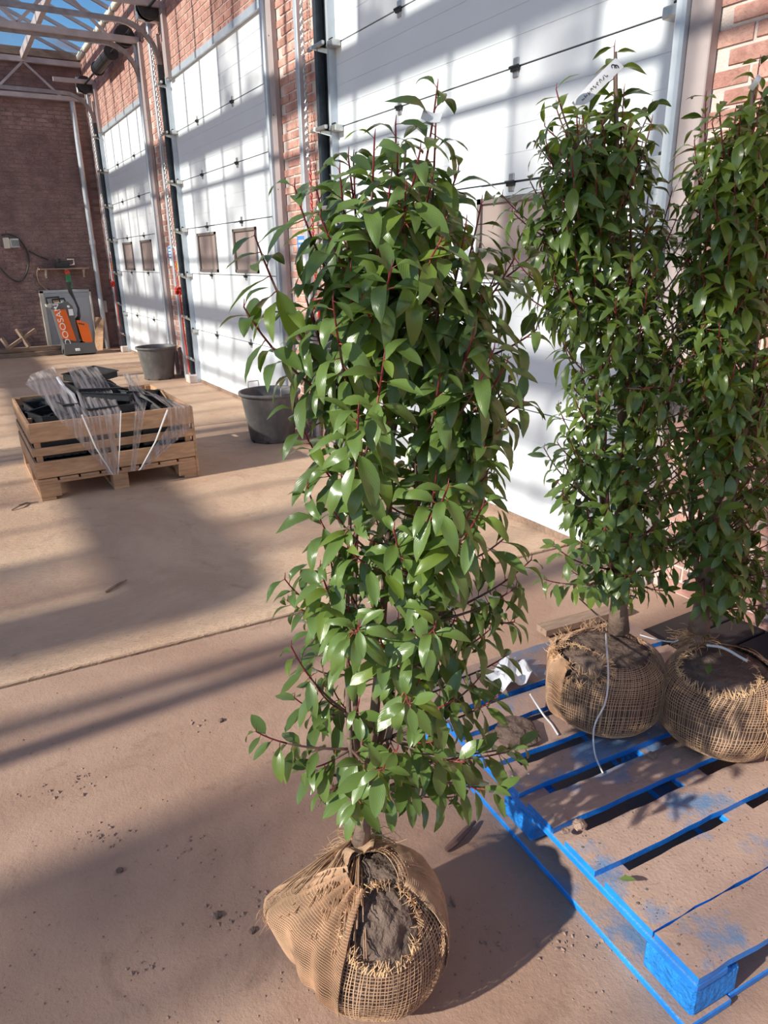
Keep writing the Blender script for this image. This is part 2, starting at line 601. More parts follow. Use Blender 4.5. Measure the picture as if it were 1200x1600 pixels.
def slab(x0, x1, ya, yb, m_, name='slab'):
    """ya, yb: functions of x"""
    b = MB()
    g = 0.0135
    vs = [(x0 + g, ya(x0) + g, -0.2), (x1 - g, ya(x1) + g, -0.2), (x1 - g, yb(x1) - g, -0.2), (x0 + g, yb(x0) - g, -0.2)]
    top = [(x0 + g, ya(x0) + g + .004, 0), (x1 - g, ya(x1) + g + .004, 0), (x1 - g, yb(x1) - g - .004, 0), (x0 + g, yb(x0) - g - .004, 0)]
    mid = [(v[0], v[1], -0.006) for v in vs]
    b.add(vs + mid + top, [(0, 3, 2, 1), (8, 9, 10, 11)] + [(k + i, k + (i + 1) % 4, k + 4 + (i + 1) % 4, k + 4 + i) for k in (0, 4) for i in range(4)])
    return b.build(name, m_, fl)


jy = lambda d: (lambda x: JY0 + JK * x + d)
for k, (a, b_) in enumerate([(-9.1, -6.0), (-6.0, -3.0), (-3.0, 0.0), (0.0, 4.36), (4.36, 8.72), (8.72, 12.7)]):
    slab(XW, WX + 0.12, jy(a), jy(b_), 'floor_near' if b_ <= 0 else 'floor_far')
sb = MB()
sb.box((XW, YB - 3, -0.5), (WX + 0.3, WY + 0.3, -0.05))
o = sb.build('joint_fill', 'joint', fl)
gb = MB()
gb.add([(-120, -120, -0.25), (120, -120, -0.25), (120, 120, -0.25), (-120, 120, -0.25)], [(0, 1, 2, 3)])
tag(gb.build('ground', 'ground'), kind='structure')

# --- door wall (right): mortar core, bricks
wr = tag(link('wall_right', None), kind='structure')
core = MB()
PIERS = [(YB, 2.19), (5.73, 6.66), (10.10, 11.02), (14.47, WY)]
for a, b_ in PIERS:
    core.box((WX + 0.006, a, 0), (WX + 0.30, b_, D_T))
core.box((WX + 0.006, YB, D_T), (WX + 0.30, WY, EAVE))
core.build('mortar_core', 'mortar', wr)
BH, BL, BJ = 0.0715, 0.222, 0.014


def brick_mesh(k):
    q = random.Random(k)
    b = MB()
    hl, hh = (BL - BJ) / 2, (BH - BJ) / 2
    b.bbox((-0.02, -hl, -hh), (0.012, hl, hh), 0.004)
    b.v = [(x - (0.002 * q.uniform(-1, 1)), y + q.uniform(-.0015, .0015), z + q.uniform(-.0015, .0015)) for x, y, z in b.v]
    return b.mesh('brick', 'brick')


bms = [brick_mesh(i) for i in range(7)]
heads = []
rest = MB()
n_ind = 0


def in_hole(y, z, h=BL / 2):
    if z > D_T + 0.0: return False
    for d in D_R:
        if d - 0.11 < y < d + D_W + 0.23: return True
    return False


row = 0
z = BH / 2
while z < EAVE - 0.02:
    y = -2.0 + (BL / 2 if row % 2 else 0)
    while y < WY:
        if z > D_T + 0.03 or not (in_hole(y - BL / 2 + .03, z) or in_hole(y + BL / 2 - .03, z)):
            near = (0.95 < y < 2.19 and 1.55 < z < 2.95) or (5.75 < y < 6.5 and 0.5 < z < 3.75)
            dx = rnd.uniform(-0.002, 0.002)
            if near and n_ind < 290 and y + BL / 2 < 6.62 and not (y + BL / 2 > 2.2 and y < 3):
                q = link('brick', bms[rnd.randrange(7)], wr)
                q.location = (WX + 0.019 + dx, y, z)
                n_ind += 1
            else:
                y0, y1 = y - (BL - BJ) / 2, y + (BL - BJ) / 2
                for d in D_R:   # cut at the openings
                    if z < D_T and y0 < d - .11 < y1: y1 = d - .115
                    if z < D_T and y0 < d + D_W + .23 < y1: y0 = d + D_W + .235
                y1 = min(y1, WY)
                rest.box((WX + dx, y0, z - (BH - BJ) / 2), (WX + 0.05, y1, z + (BH - BJ) / 2))
        y += BL
    z += BH
    row += 1
tag(rest.build('brickwork', 'brick', wr), kind='stuff')

# --- far wall
wb = tag(link('wall_back', None), kind='structure')
core = MB()
core.box((XW, WY + 0.008, 0), (WX + 0.3, WY + 0.3, EAVE))
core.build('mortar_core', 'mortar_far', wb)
rest = MB()
row = 0
z = 0.035
while z < EAVE - 0.02:
    x = WX - 0.11 - (0.11 if row % 2 else 0)
    while x > XW + 0.1:
        rest.box((x - 0.104, WY + rnd.uniform(-.004, .003), z - 0.028), (x + 0.104, WY + 0.04, z + 0.028))
        x -= 0.222
    z += 0.068
    row += 1
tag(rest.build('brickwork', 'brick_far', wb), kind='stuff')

# --- west and south glass walls
for nm, p0, p1 in (('wall_left', (XW, YB), (XW, WY)), ('wall_front', (XW, YB), (WX, YB))):
    wl = tag(link(nm, None), kind='structure')
    L = (Vector(p1) - Vector(p0)).length
    d = (Vector(p1) - Vector(p0)) / L
    nb = int(L / 1.75)
    for i in range(nb):
        b = MB()
        a = Vector(p0) + d * (L * i / nb + 0.03); c = Vector(p0) + d * (L * (i + 1) / nb - 0.03)
        for z0, z1 in ((0.45, 2.6), (2.7, EAVE)):
            b.add([(a.x, a.y, z0), (c.x, c.y, z0), (c.x, c.y, z1), (a.x, a.y, z1)], [(0, 1, 2, 3)])
        b.build('pane', 'glass', wl)
    b = MB()
    for i in range(nb + 1):
        a = Vector(p0) + d * (L * i / nb)
        b.box((a.x - .03, a.y - .03, 0), (a.x + .03, a.y + .03, EAVE))
    for z0 in (0.45, 2.65, EAVE - 0.04):
        a, c = Vector(p0), Vector(p1)
        b.box((a.x - .03, a.y - .03, z0 - .04), (c.x + .03, c.y + .03, z0 + .04))
    b.build('frame', 'truss', wl)
    b = MB()
    b.box((p0[0] - .06, p0[1] - .06, 0), (p1[0] + .06, p1[1] + .06, 0.42))
    b.build('plinth', 'mortar', wl)

# --- roof: ridge-and-furrow glass over four bays
rf = tag(link('roof', None), kind='structure')
PB = 0.60
bars = MB()
lo_bars = MB()
ys = []
y = WY
while y > YB:
    ys.append(y)
    y -= PB
BAYS = [(WX, WX - BAY), (WX - BAY, WX - 2 * BAY), (WX - 2 * BAY, WX - 4 * BAY)]
SLOPE = (RIDGE - EAVE) / (BAY / 2)
for k, (xe, xg) in enumerate(BAYS):
    xm = (xe + xg) / 2
    RIDGE = EAVE + SLOPE * (xe - xg) / 2
    for (xa, xb) in ((xe, xm), (xg, xm)):
        s_ = 1 if xb < xa else -1
        a0, b0 = xa - s_ * 0.07, xb
        for i, yy in enumerate(ys):
            bars.bar((a0, yy, EAVE + 0.03), (b0, yy, RIDGE), 0.045, 0.05)
            if i < len(ys) - 1:
                pm = MB()
                z1 = EAVE + 0.055
                pm.add([(a0, yy - .01, z1), (b0, yy - .01, RIDGE + .02), (b0, yy - PB + .01, RIDGE + .02), (a0, yy - PB + .01, z1)], [(0, 1, 2, 3)])
                pm.build('pane', 'glass_dirty' if rnd.random() < 0.12 or (k == 1 and yy > 11) else 'glass', rf)
    bars.box((xm - .03, YB, RIDGE), (xm + .03, WY, RIDGE + 0.07))
tag(bars.build('glazing_bars', 'truss', rf), kind='stuff')
g = MB()
for k in (1, 2, 4):
    xg = WX - BAY * k
    g.box((xg - .09, YB, EAVE - .12), (xg + .09, WY, EAVE + 0.05))
g.build('gutter', 'truss', rf)
g = MB()
g.box((WX - .02, YB, EAVE), (WX + .3, WY, EAVE + .06))
g.build('eaves_plate', 'rail', rf)
for i in range(len(ys) - 1):
    q = MB()
    q.bbox((WX - .05, ys[i + 1] + .05, EAVE - .01), (WX + .03, ys[i] - .05, EAVE + .07), .01)
    q.build('eaves_block', 'putty', rf)
# far gable infill
g = MB()
for xe, xg in BAYS:
    g.add([(xe, WY, EAVE), (xg, WY, EAVE), ((xe + xg) / 2, WY, EAVE + SLOPE * (xe - xg) / 2)], [(0, 1, 2)])
g.build('gable_pane', 'glass_dirty', rf)
g = MB()
g.box((XW, WY - .06, EAVE - .02), (WX, WY + .08, EAVE + .10))
g.build('gable_sill', 'old_wood', rf)
# purlin under the glass
g = MB()
g.box((1.90, YB, 4.87), (1.97, WY - .1, 4.99))
g.build('purlin', 'truss', rf)
# unseen lengthwise tubes; the one below the first gutter added to shade door panels
g = MB()
for xx, zz, rr in ((-0.62, 4.40, .032), (-4.2, 4.25, .04), (-2.4, 4.6, .03)):
    g.tube([(xx, YB, zz), (xx, WY, zz)], rr)
g.build('longitudinal_tube', 'rail', rf)

# unseen tubes added under the wide western bay to shade the floor
d_ = tag(link('shade_caster', None), kind='structure')
g = MB(); g.tube([(-6.55, 3.1, 4.2), (-6.55, WY - .2, 4.2)], .21, 20); g.build('main_caster', 'truss', d_)
g = MB(); g.tube([(-6.55, 3.0, 4.2), (-10.9, 3.0, 4.2)], .23, 20); g.build('branch_caster', 'truss', d_)
for yy in (4.0, 7.0, 10.0, 13.0):
    g = MB(); g.tube([(-6.55, yy, 4.4), (-6.55, yy, 6.0)], .012, 6); g.build('caster_hanger', 'rail', d_)
# --- trusses, columns
TR_Y = [15.08, 10.96, 6.60, 2.24, -2.12]
for yy in TR_Y:
    t = tag(link('roof_truss', None), kind='structure')
    for nm, zz, h in (('bottom_chord', 4.33, 0.07), ('top_chord', 4.87, 0.08)):
        b = MB()
        b.box((XW + .05, yy - .035, zz - h / 2), (WX - .02, yy + .035, zz + h / 2))
        b.build(nm, 'truss', t)
    x = WX - 0.42
    k = 0
    while x > XW + 0.6:
        b = MB()
        b.bar((x, yy, 4.36), (x - .52, yy, 4.84), 0.03, 0.035)
        b.bar((x - .52, yy, 4.84), (x - 1.04, yy, 4.36), 0.03, 0.035)
        b.build('web', 'truss', t)
        x -= 1.04
        k += 1
for yy in TR_Y[1:]:
    c = tag(link('column', None), kind='structure')
    b = MB()
    b.bbox((WX - .05, yy - .085, 0), (WX, yy + .025, 4.30), .004)
    b.build('post', 'steel', c)
    b = MB()
    for zz in [.4 + .6 * k for k in range(7)]:
        b.tube([(WX - .053, yy - .03, zz), (WX - .049, yy - .03, zz)], .006, 6)
    b.build('bolt_heads', 'hinge', c)['kind'] = 'stuff'
    b = MB()
    b.bbox((WX - .085, yy + .027, 0), (WX, yy + .078, 4.30), .012)
    b.build('edge_tube', 'door_frame', c)
for k in (2, 4):
    for yy in TR_Y:
        b = MB()
        xg = WX - BAY * k
        b.box((xg - .05, yy - .05, 0), (xg + .05, yy + .05, 4.85))
        tag(b.build('column', 'steel'), kind='structure')

# --- sectional doors
def make_door(idx, y0):
    d = tag(link('door_%d' % idx, None), kind='structure')
    y1 = y0 + D_W
    X0, X1 = WX + 0.03, WX + 0.07
    win = [(y0 + .74, y0 + 1.40), (y0 + 2.04, y0 + 2.71)]
    for i in range(6):
        za, zb = SEAMS[i] + (0.02 if i == 0 else 0.006), SEAMS[i + 1] - 0.006
        b = MB()
        n = 4
        hh = (zb - za) / n
        for k in range(n):
            a, c = za + hh * k + (0.0035 if k else 0), za + hh * (k + 1) - 0.0
            if i == 2:
                segs = [(y0, win[0][0]), (win[0][1], win[1][0]), (win[1][1], y1)]
                wz0, wz1 = 1.49, 1.90
                for s0, s1 in segs:
                    b.box((X0, s0, a), (X1, s1, c))
                for s0, s1 in win:
                    if c > wz1: b.box((X0, s0, max(a, wz1)), (X1, s1, c))
                    if a < wz0: b.box((X0, s0, a), (X1, s1, min(c, wz0)))
            else:
                b.box((X0, y0, a), (X1, y1, c))
            for s0, s1 in (segs if i == 2 else [(y0, y1)]):
                b.box((X0 + 0.003, s0, c), (X1, s1, c + 0.0035))
        p = b.build('panel', 'door_white', d)
        if i == 2:
            for s0, s1 in win:
                f = MB()
                for lo, hi in (((s0 - .02, 1.47), (s1 + .02, 1.50)), ((s0 - .02, 1.89), (s1 + .02, 1.92)), ((s0 - .02, 1.47), (s0 + .018, 1.92)), ((s1 - .018, 1.47), (s1 + .02, 1.92))):
                    f.box((X0 - .014, lo[0], lo[1]), (X0 + .01, hi[0], hi[1]))
                f.build('window_frame', 'win_frame', p)
                f = MB()
                f.box((X0 + .004, s0, 1.49), (X0 + .016, s1, 1.90))
                f.build('window_pane', 'win_pane', p)
    b = MB()
    for s_ in SEAMS[1:-1]:
        b.box((X0 + .012, y0, s_ - .009), (X1, y1, s_ + .009))
    b.build('seam_gasket', 'seam', d)
    b = MB()
    b.box((X0 - .004, y0, 0.0), (X1, y1, .045))
    b.build('bottom_seal', 'old_wood', d)
    b = MB()
    b.box((WX - .006, y0 - .02, D_T - .02), (WX + .05, y1 + .02, D_T + .045))
    b.build('head_trim', 'door_frame', d)
    for s_ in SEAMS[1:-1]:
        for yy in (y0 + 1.12, y0 + 2.30):
            b = MB()
            b.bbox((X0 - .008, yy - .022, s_ - .05), (X0, yy + .022, s_ + .045), .003)
            b.bbox((X0 - .02, yy - .03, s_ - .022), (X0, yy + .03, s_ + .006), .003, 1)
            b.tube([(X0 - .018, yy - .036, s_), (X0 - .018, yy + .036, s_)], .008, 6, 1)
            b.build('hinge', ['zinc', 'hinge'], d)
        for yy, sg in ((y0 + .07, -1), (y1 - .05, 1)):
            b = MB()
            b.bbox((X0 - .075, yy - .045, s_ - .035), (X0 - .001, yy + .045, s_ + .012), .006)
            b.tube([(X0 - .05, yy, s_ + .02), (X0 - .05, yy + sg * .16, s_ + .02)], .01, 6, 1)
            b.build('roller_bracket', ['zinc', 'hinge'], d)
    # side trims and the tracks the rollers run in, bending back under the roof
    for sg, ye in ((1, y1), (-1, y0)):
        b = MB()
        if sg > 0:
            b.box((WX - .03, ye - .005, 0), (WX + .06, ye + .03, 3.72))
            b.build('side_trim', 'door_frame', d)
            b = MB()
            b.box((WX - .015, ye + .03, 0), (WX + .06, ye + .075, 3.72))
            b.build('side_channel', 'track', d)
            b = MB()
            b.box((WX - .04, ye + .165, 0), (WX + .02, ye + .225, 4.2))
            b.build('wall_batten', 'steel', d)
            b = MB()
            b.box((WX, ye + .075, 0), (WX + .05, ye + .165, 3.72))
            b.build('track_plate', 'track', d)
            yt = ye + .12
            mt = 'track'
        else:
            b.box((WX - .005, ye, 0), (WX + .03, ye + .07, 3.72))
            for z0 in [0.1 + .3 * k for k in range(12)]:
                b.tube([(WX - .009, ye + .035, z0), (WX, ye + .035, z0)], .006, 6)
            b.build('side_trim', 'door_frame', d)
            yt = ye - .02
            mt = 'rail'
        path = [(WX - .05, yt, .05), (WX - .05, yt, 3.86)]
        for k in range(1, 9):
            q = pi / 2 * k / 8
            path.append((WX - .05 - .42 * (1 - cos(q)), yt, 3.86 + .42 * sin(q)))
        zt = path[-1][2]
        path.append((WX - 3.3, yt, zt + .02))
        if sg > 0:
            b = MB()
            b.bar(path[0], path[1], .055, .045, up=(0, 1, 0))
            b.build('track', mt, d)
        b = MB()
        for i in range(1, len(path) - 1):
            b.bar(path[i], path[i + 1], .055, .045, up=(0, 1, 0))
        b.build('overhead_rail', 'rail', d)
        if sg > 0:
            for s_ in [.35, .9, 1.44, 1.99, 2.56, 3.115, 3.66]:
                b = MB()
                b.bbox((WX - .10, ye - .03, s_ - .02), (WX - .075, ye + .23, s_ + .008), .004)
                b.bar((WX - .10, ye + .16, s_), (WX - .02, ye + .02, s_ - .05), .018, .03)
                b.build('track_bracket', 'zinc', d)
    # shaft, spring and drums above the opening
    zs = 4.40
    xs = WX - .16
    b = MB()
    b.tube([(xs, y0 - .25, zs), (xs, y1 + .2, zs)], .016, 8)
    b.build('shaft', 'hinge', d)
    b = MB()
    ya = y0 + .95
    b.tube([(xs, ya, zs), (xs, ya + .05, zs)], .10, 16)
    b.tube([(xs, ya + .05, zs), (xs, ya + 1.0, zs)], .085, 16)
    b.tube([(xs, ya + 1.0, zs), (xs, ya + 1.05, zs)], .10, 16)
    b.build('spring', 'black', d)
    for yy in (y0 + .05, y1 - .08):
        b = MB()
        b.tube([(xs, yy, zs), (xs, yy + .025, zs)], .125, 20)
        b.tube([(xs, yy + .025, zs), (xs, yy + .10, zs)], .10, 20, 1)
        b.tube([(xs, yy + .10, zs), (xs, yy + .13, zs)], .125, 20)
        b.build('cable_drum', ['black', 'zinc'], d)
    b = MB()
    b.bbox((xs - .12, y1 + .02, zs - .12), (WX, y1 + .10, zs + .12), .01)
    b.bbox((xs - .07, y1 + .10, zs - .09), (xs + .07, y1 + .2, zs + .07), .02)
    b.build('shaft_bearing', 'zinc', d)
    b = MB()
    b.box((WX - .05, y1 - .20, 3.68), (WX + .0, y1 - .06, 4.42))
    b.build('timber_batten', 'steel', d)
    b = MB()
    b.box((WX - .65, y1 - .13, 4.40), (WX, y1 - .07, 4.46))
    b.build('top_bracket', 'truss', d)
    return d


for i, y0 in enumerate(D_R):
    make_door(i + 1, y0)


# --- conduits, chains and notices on the piers
def chain(y0, z0, z1, name, mt, label, r=.0032, pitch=.028, x=WX - .06, kink=0.0, group=None):
    b = MB()
    z_, i = z0, 0
    while z_ > z1:
        pts = []
        for k in range(7):
            q = 2 * pi * k / 6
            a, c = cos(q) * .009, sin(q) * .019
            off = kink * sin((z0 - z_) * 9)
            pts.append((x + (a if i % 2 else 0), y0 + off + (0 if i % 2 else a), z_ + c))
        b.tube(pts, r, 4, 0, False)
        z_ -= pitch
        i += 1
    return tag(b.build(name, mt), label, 'chain', group)


for i, y0 in enumerate(D_R):
    L = y0 + D_W
    which = ['nearest door', 'middle door', 'farthest door'][i]
    if i == 0:
        chain(L + .36, 4.1, 2.3, 'hoist_chain', 'zinc', 'galvanised loop of hoist chain hanging beside the ' + which)
        chain(L + .40, 4.1, 2.3, 'hoist_chain', 'zinc', 'second strand of galvanised hoist chain beside the ' + which, x=WX - .05, kink=.01)
    else:
        chain(L + .34, 4.1, 1.75, 'hoist_chain', 'zinc', 'galvanised hoist chain on the brick pier beside the ' + which)
    chain(L + .37, 2.35 if i == 0 else 1.75, 1.3, 'hoist_chain', 'red', 'red lower end of the hoist chain beside the ' + which, r=.005, x=WX - .05)
    t = thing('chain_bundle', 'red plastic chain gathered in a knot on the pier beside the ' + which, 'chain', (WX - .06, L + .36, 1.22))
    for k in range(9):
        b = MB()
        q = rnd.uniform(0, pi)
        pts = [(rnd.uniform(-.02, .02) + .03 * cos(q + j * .9), .055 * sin(q + j * .9) + rnd.uniform(-.01, .01), .05 * cos(q * 2 + j * 1.1)) for j in range(8)]
        b.tube(pts, .007, 5)
        b.build('strand', 'red', t)
    b = MB()
    b.tube([(WX - .05, L + .33, 1.2), (WX - .06, L + .29, .7), (WX - .05, L + .26, .12)], .010, 6)
    tag(b.build('pull_rope', 'red'), 'red pull rope hanging down to the floor beside the ' + which, 'rope')
    t = thing('operating_label', 'white and yellow instruction plate beside the ' + which, 'sign', (WX - .02, L + .40, 1.62))
    b = MB(); b.bbox((-.01, -.05, -.15), (.012, .05, .17), .003); b.build('plate', 'paper', t)
    b = MB(); b.box((-.014, -.045, -.14), (-.009, .045, -.02)); b.build('yellow_panel', 'yellow', t)
    if i < 2:
        t = thing('notice', 'blue and white notice on the pier beside the ' + which, 'sign', (WX - .02, L + .66, 1.66))
        b = MB(); b.bbox((-.008, -.09, -.12), (.012, .09, .14), .003); b.build('plate', 'paper', t)
        b = MB(); b.box((-.013, -.085, -.02), (-.0075, .085, .135)); b.build('blue_panel', 'sign_blue', t)
        for kk in range(3):
            b = MB(); b.box((-.016, -.06, .0 + kk * .04), (-.0125, .05, .018 + kk * .04)); b.build('print_line', 'paper', t)
    b = MB()
    b.bbox((WX - .05, L + .50, 0), (WX + .01, L + .56, 4.6), .006)
    tag(b.build('cable_conduit', 'door_frame'), 'pale flat conduit up the brick pier beside the ' + which, 'conduit')
    b = MB()
    b.bbox((WX - .14, L + .0, 0), (WX + .0, L + .17, .11), .012)
    tag(b.build('track_foot', 'mortar'), 'rough concrete block at the track foot of the ' + which, 'concrete block')
# downpipe in the far corner
b = MB()
b.tube([(2.62, WY - .10, 4.3), (2.62, WY - .10, 0)], .045, 12)
b.tube([(2.62, WY - .10, 2.0), (2.62, WY - .10, 1.92)], .055, 12)
tag(b.build('downpipe', 'door_frame'), 'light grey downpipe standing in the far corner of the hall', 'pipe')

# ------------------------------------------------------------------ blue pallet
PAL = thing('pallet', 'bright blue painted wooden pallet caked with dry soil, carrying the two right-hand laurels', 'pallet', (1.115, .605, 0), R_(-4.2))
PT = 0.144


def pallet_mat():
    """blue paint with soil dust lying on the upward faces"""
    Mx = M['blue'].copy()
    Mx.name = 'blue_paint_with_soil_dust'
    n, l = Mx.node_tree.nodes, Mx.node_tree.links
    b = n['Principled BSDF']
    src = b.inputs['Base Color'].links[0].from_socket
    g = n.new('ShaderNodeNewGeometry')
    sp = n.new('ShaderNodeSeparateXYZ')
    l.new(g.outputs['Normal'], sp.inputs[0])
    t = n.new('ShaderNodeTexNoise'); t.inputs['Scale'].default_value = 4.5; t.inputs['Detail'].default_value = 8; t.inputs['Roughness'].default_value = 0.6
    l.new(g.outputs['Position'], t.inputs['Vector'])
    r1 = n.new('ShaderNodeMapRange'); r1.inputs['From Min'].default_value = 0.36; r1.inputs['From Max'].default_value = 0.46
    l.new(t.outputs['Fac'], r1.inputs[0])
    r2 = n.new('ShaderNodeMapRange'); r2.inputs['From Min'].default_value = 0.75; r2.inputs['From Max'].default_value = 0.95
    l.new(sp.outputs[2], r2.inputs[0])
    mu = n.new('ShaderNodeMath'); mu.operation = 'MULTIPLY'
    l.new(r1.outputs[0], mu.inputs[0]); l.new(r2.outputs[0], mu.inputs[1])
    wv = n.new('ShaderNodeMix'); wv.data_type = 'RGBA'
    # worn, greyed blue on top where the soil is thin
    wv.inputs['B'].default_value = (0.20, 0.27, 0.36, 1)
    f = n.new('ShaderNodeMath'); f.operation = 'MULTIPLY'; f.inputs[1].default_value = 0.85
    l.new(r2.outputs[0], f.inputs[0]); l.new(f.outputs[0], wv.inputs['Factor']); l.new(src, wv.inputs['A'])
    mx = n.new('ShaderNodeMix'); mx.data_type = 'RGBA'
    t2 = n.new('ShaderNodeTexNoise'); t2.inputs['Scale'].default_value = 30; t2.inputs['Detail'].default_value = 5
    l.new(g.outputs['Position'], t2.inputs['Vector'])
    dm = n.new('ShaderNodeMix'); dm.data_type = 'RGBA'; dm.inputs['A'].default_value = (0.40, 0.265, 0.21, 1); dm.inputs['B'].default_value = (0.52, 0.35, 0.28, 1)
    l.new(t2.outputs['Fac'], dm.inputs['Factor'])
    l.new(mu.outputs[0], mx.inputs['Factor']); l.new(wv.outputs['Result'], mx.inputs['A']); l.new(dm.outputs['Result'], mx.inputs['B'])
    l.new(mx.outputs['Result'], b.inputs['Base Color'])
    rr = n.new('ShaderNodeMapRange'); rr.inputs['To Min'].default_value = 0.45; rr.inputs['To Max'].default_value = 0.95
    l.new(mu.outputs[0], rr.inputs[0]); l.new(rr.outputs[0], b.inputs['Roughness'])
    for nd in n:
        if nd.type == 'BUMP':
            t3 = n.new('ShaderNodeTexNoise'); t3.inputs['Scale'].default_value = 120; t3.inputs['Detail'].default_value = 4
            l.new(g.outputs['Position'], t3.inputs['Vector']); l.new(t3.outputs['Fac'], nd.inputs['Height']); nd.inputs['Strength'].default_value = 0.6
            nd.inputs['Distance'].default_value = 0.003
    return Mx


M['blue_dust'] = pallet_mat()
PLX = 1.02
DECK = [(.0, .126), (.131, .282), (.318, .432), (.482, .588), (.632, .722), (.768, .885), (.930, 1.032), (1.062, 1.27)]


def deck_board(v0, v1, L=PLX):
    b = MB()
    nx, ny = 22, 5
    q = rnd.random() * 50
    def hgt(x, y):
        return noise.noise(Vector((x * 9 + q, y * 9, 0))) * .0016
    top = [[(L * i / nx, v0 + (v1 - v0) * j / ny + (rnd.uniform(-.0025, .0025) if j in (0, ny) else 0), PT - (.003 if j in (0, ny) or i in (0, nx) else 0) + hgt(L * i / nx, v0 + j * .03)) for j in range(ny + 1)] for i in range(nx + 1)]
    o = len(b.v)
    b.grid(top)
    b.f = [f[::-1] for f in b.f]
    w = ny + 1
    rim = [i * w for i in range(nx + 1)] + [nx * w + j for j in range(1, w)] + [i * w + ny for i in range(nx - 1, -1, -1)] + [j for j in range(ny - 1, 0, -1)]
    e = len(b.v)
    for i in rim:
        x, y, z = b.v[i]
        b.v.append((x, y, PT - .022))
    n = len(rim)
    for i in range(n):
        j = (i + 1) % n
        b.f.append((rim[i], rim[j], e + j, e + i)); b.mi.append(0)
    b.f.append(tuple(e + i for i in range(n))); b.mi.append(0)
    return b


for v0, v1 in DECK:
    o = deck_board(v0, v1).build('deck_board', 'blue_dust', PAL)
for x0, x1 in ((-.004, .095), (.46, .56), (.925, 1.02)):
    b = MB(); b.bbox((x0, 0, .100), (x1, 1.27, .1215), .003); b.build('stringer_board', 'blue_dust', PAL)
    b = MB(); b.bbox((x0 - (.022 if x0 < 0 else 0), -.01 if x0 < 0 else 0, .0), (x1 + .02, 1.29, .020), .003); b.build('bottom_board', 'blue_dust', PAL)
    for y0, y1 in ((.0, .145), (.56, .70), (1.13, 1.27)):
        b = MB()
        b.bbox((x0 + .001, y0 + .002, .0205), (x1 + .045 if x0 < 0 else x1, y1, .0995), .006)
        b.build('block', 'blue_block', PAL)
for y0, y1 in ((-.0, .095), (1.17, 1.27)):
    for x0, x1 in ((.118, .458), (.582, .922)):
        b = MB(); b.bbox((x0, y0, .0), (x1, y1, .020), .003); b.build('bottom_board', 'blue_dust', PAL)
for v0, v1 in DECK:
    for xx in (.02, .075, .49, .53, .95, .99):
        pass
b = MB()
for v0, v1 in DECK:
    for xx in (.022, .07, .49, .53, .95, .99):
        yy = (v0 + v1) / 2 + rnd.uniform(-.03, .03)
        b.tube([(xx, yy, PT - .002), (xx, yy, PT + .0012)], .0035, 6)
tag(b.build('nail_heads', 'zinc', PAL), kind='stuff')


# ------------------------------------------------------------------ leaves and laurels
def leaf_mesh(bend, fold, wid, lm='leaf', petiole=True, seed=0):
    """unit-length blade along +Y, upper face +Z; petiole behind the origin"""
    q = random.Random(seed)
    b = MB()
    n = 7
    prof = [0.12, 0.62, 0.93, 1.0, 0.96, 0.80, 0.50, 0.02]
    p = Vector((0, 0.16, 0.0))
    ang = 0.18
    rows, uvs = [], []
    tw = q.uniform(-.25, .25)
    for i in range(n + 1):
        t = i / n
        hw = wid * prof[i] * .5
        a = tw * t
        up = Vector((0, sin(ang), cos(ang)))
        sd = Vector((1, 0, 0)) * cos(a) + up * sin(a)
        up2 = up * cos(a) - Vector((1, 0, 0)) * sin(a)
        row = []
        for k, s_ in enumerate((-1, -.5, 0, .5, 1)):
            wv = (.012 * sin(i * 2.1 + seed) if abs(s_) == 1 else 0)
            row.append(p + sd * (hw * s_) * cos(fold * .5) + up2 * (abs(s_) * hw * sin(fold) + wv))
            uvs.append((0.5 + s_ * .5, t))
        rows.append(row)
        ang -= bend / n
        p = p + Vector((0, cos(ang), sin(ang))) * (1.0 / n)
    b.grid(rows)
    b.f = [f[::-1] for f in b.f]
    nb = len(b.v)
    if petiole:
        b.tube([(0, 0, 0), (0, .09, .012), (0, .18, .008)], [.016, .013, .012], 4, 1, False)
    me = b.mesh('leaf', [lm, 'petiole'], True)
    uvl = me.uv_layers.new(name='UVMap')
    for lp in me.loops:
        uvl.data[lp.index].uv = uvs[lp.vertex_index] if lp.vertex_index < nb else (0.3, 0.3)
    return me


LV = []
for i in range(20):
    lm_ = 'leaf' if i < 10 else 'leaf_young'
    i = i % 10
    LV.append(leaf_mesh([.35, .6, 1.25, 1.6, 1.95, .45, .7, .9, 1.75, .25][i], [.20, .30, .40, .50, .35, .15, .25, .30, .45, .12][i], [.37, .35, .33, .31, .30, .42, .39, .36, .33, .43][i], lm_, seed=i))
LV_DATA = []
for me in LV:
    LV_DATA.append(([v.co.copy() for v in me.vertices], [tuple(p.vertices) for p in me.polygons], [p.material_index for p in me.polygons],
                    [tuple(uv.uv) for uv in me.uv_layers[0].data], [tuple(p.loop_indices) for p in me.polygons]))


def interp(tab, y):
    if y <= tab[0][0]: return tab[0][1:]
    for a, b in zip(tab, tab[1:]):
        if y <= b[0]:
            t = (y - a[0]) / (b[0] - a[0])
            return [a[i] + (b[i] - a[i]) * t for i in range(1, len(a))]
    return tab[-1][1:]


def bez(p0, p1, p2, n):
    return [(1 - t) ** 2 * p0 + 2 * t * (1 - t) * p1 + t * t * p2 for t in [i / n for i in range(n + 1)]]


SUNL = -SUN_DIR


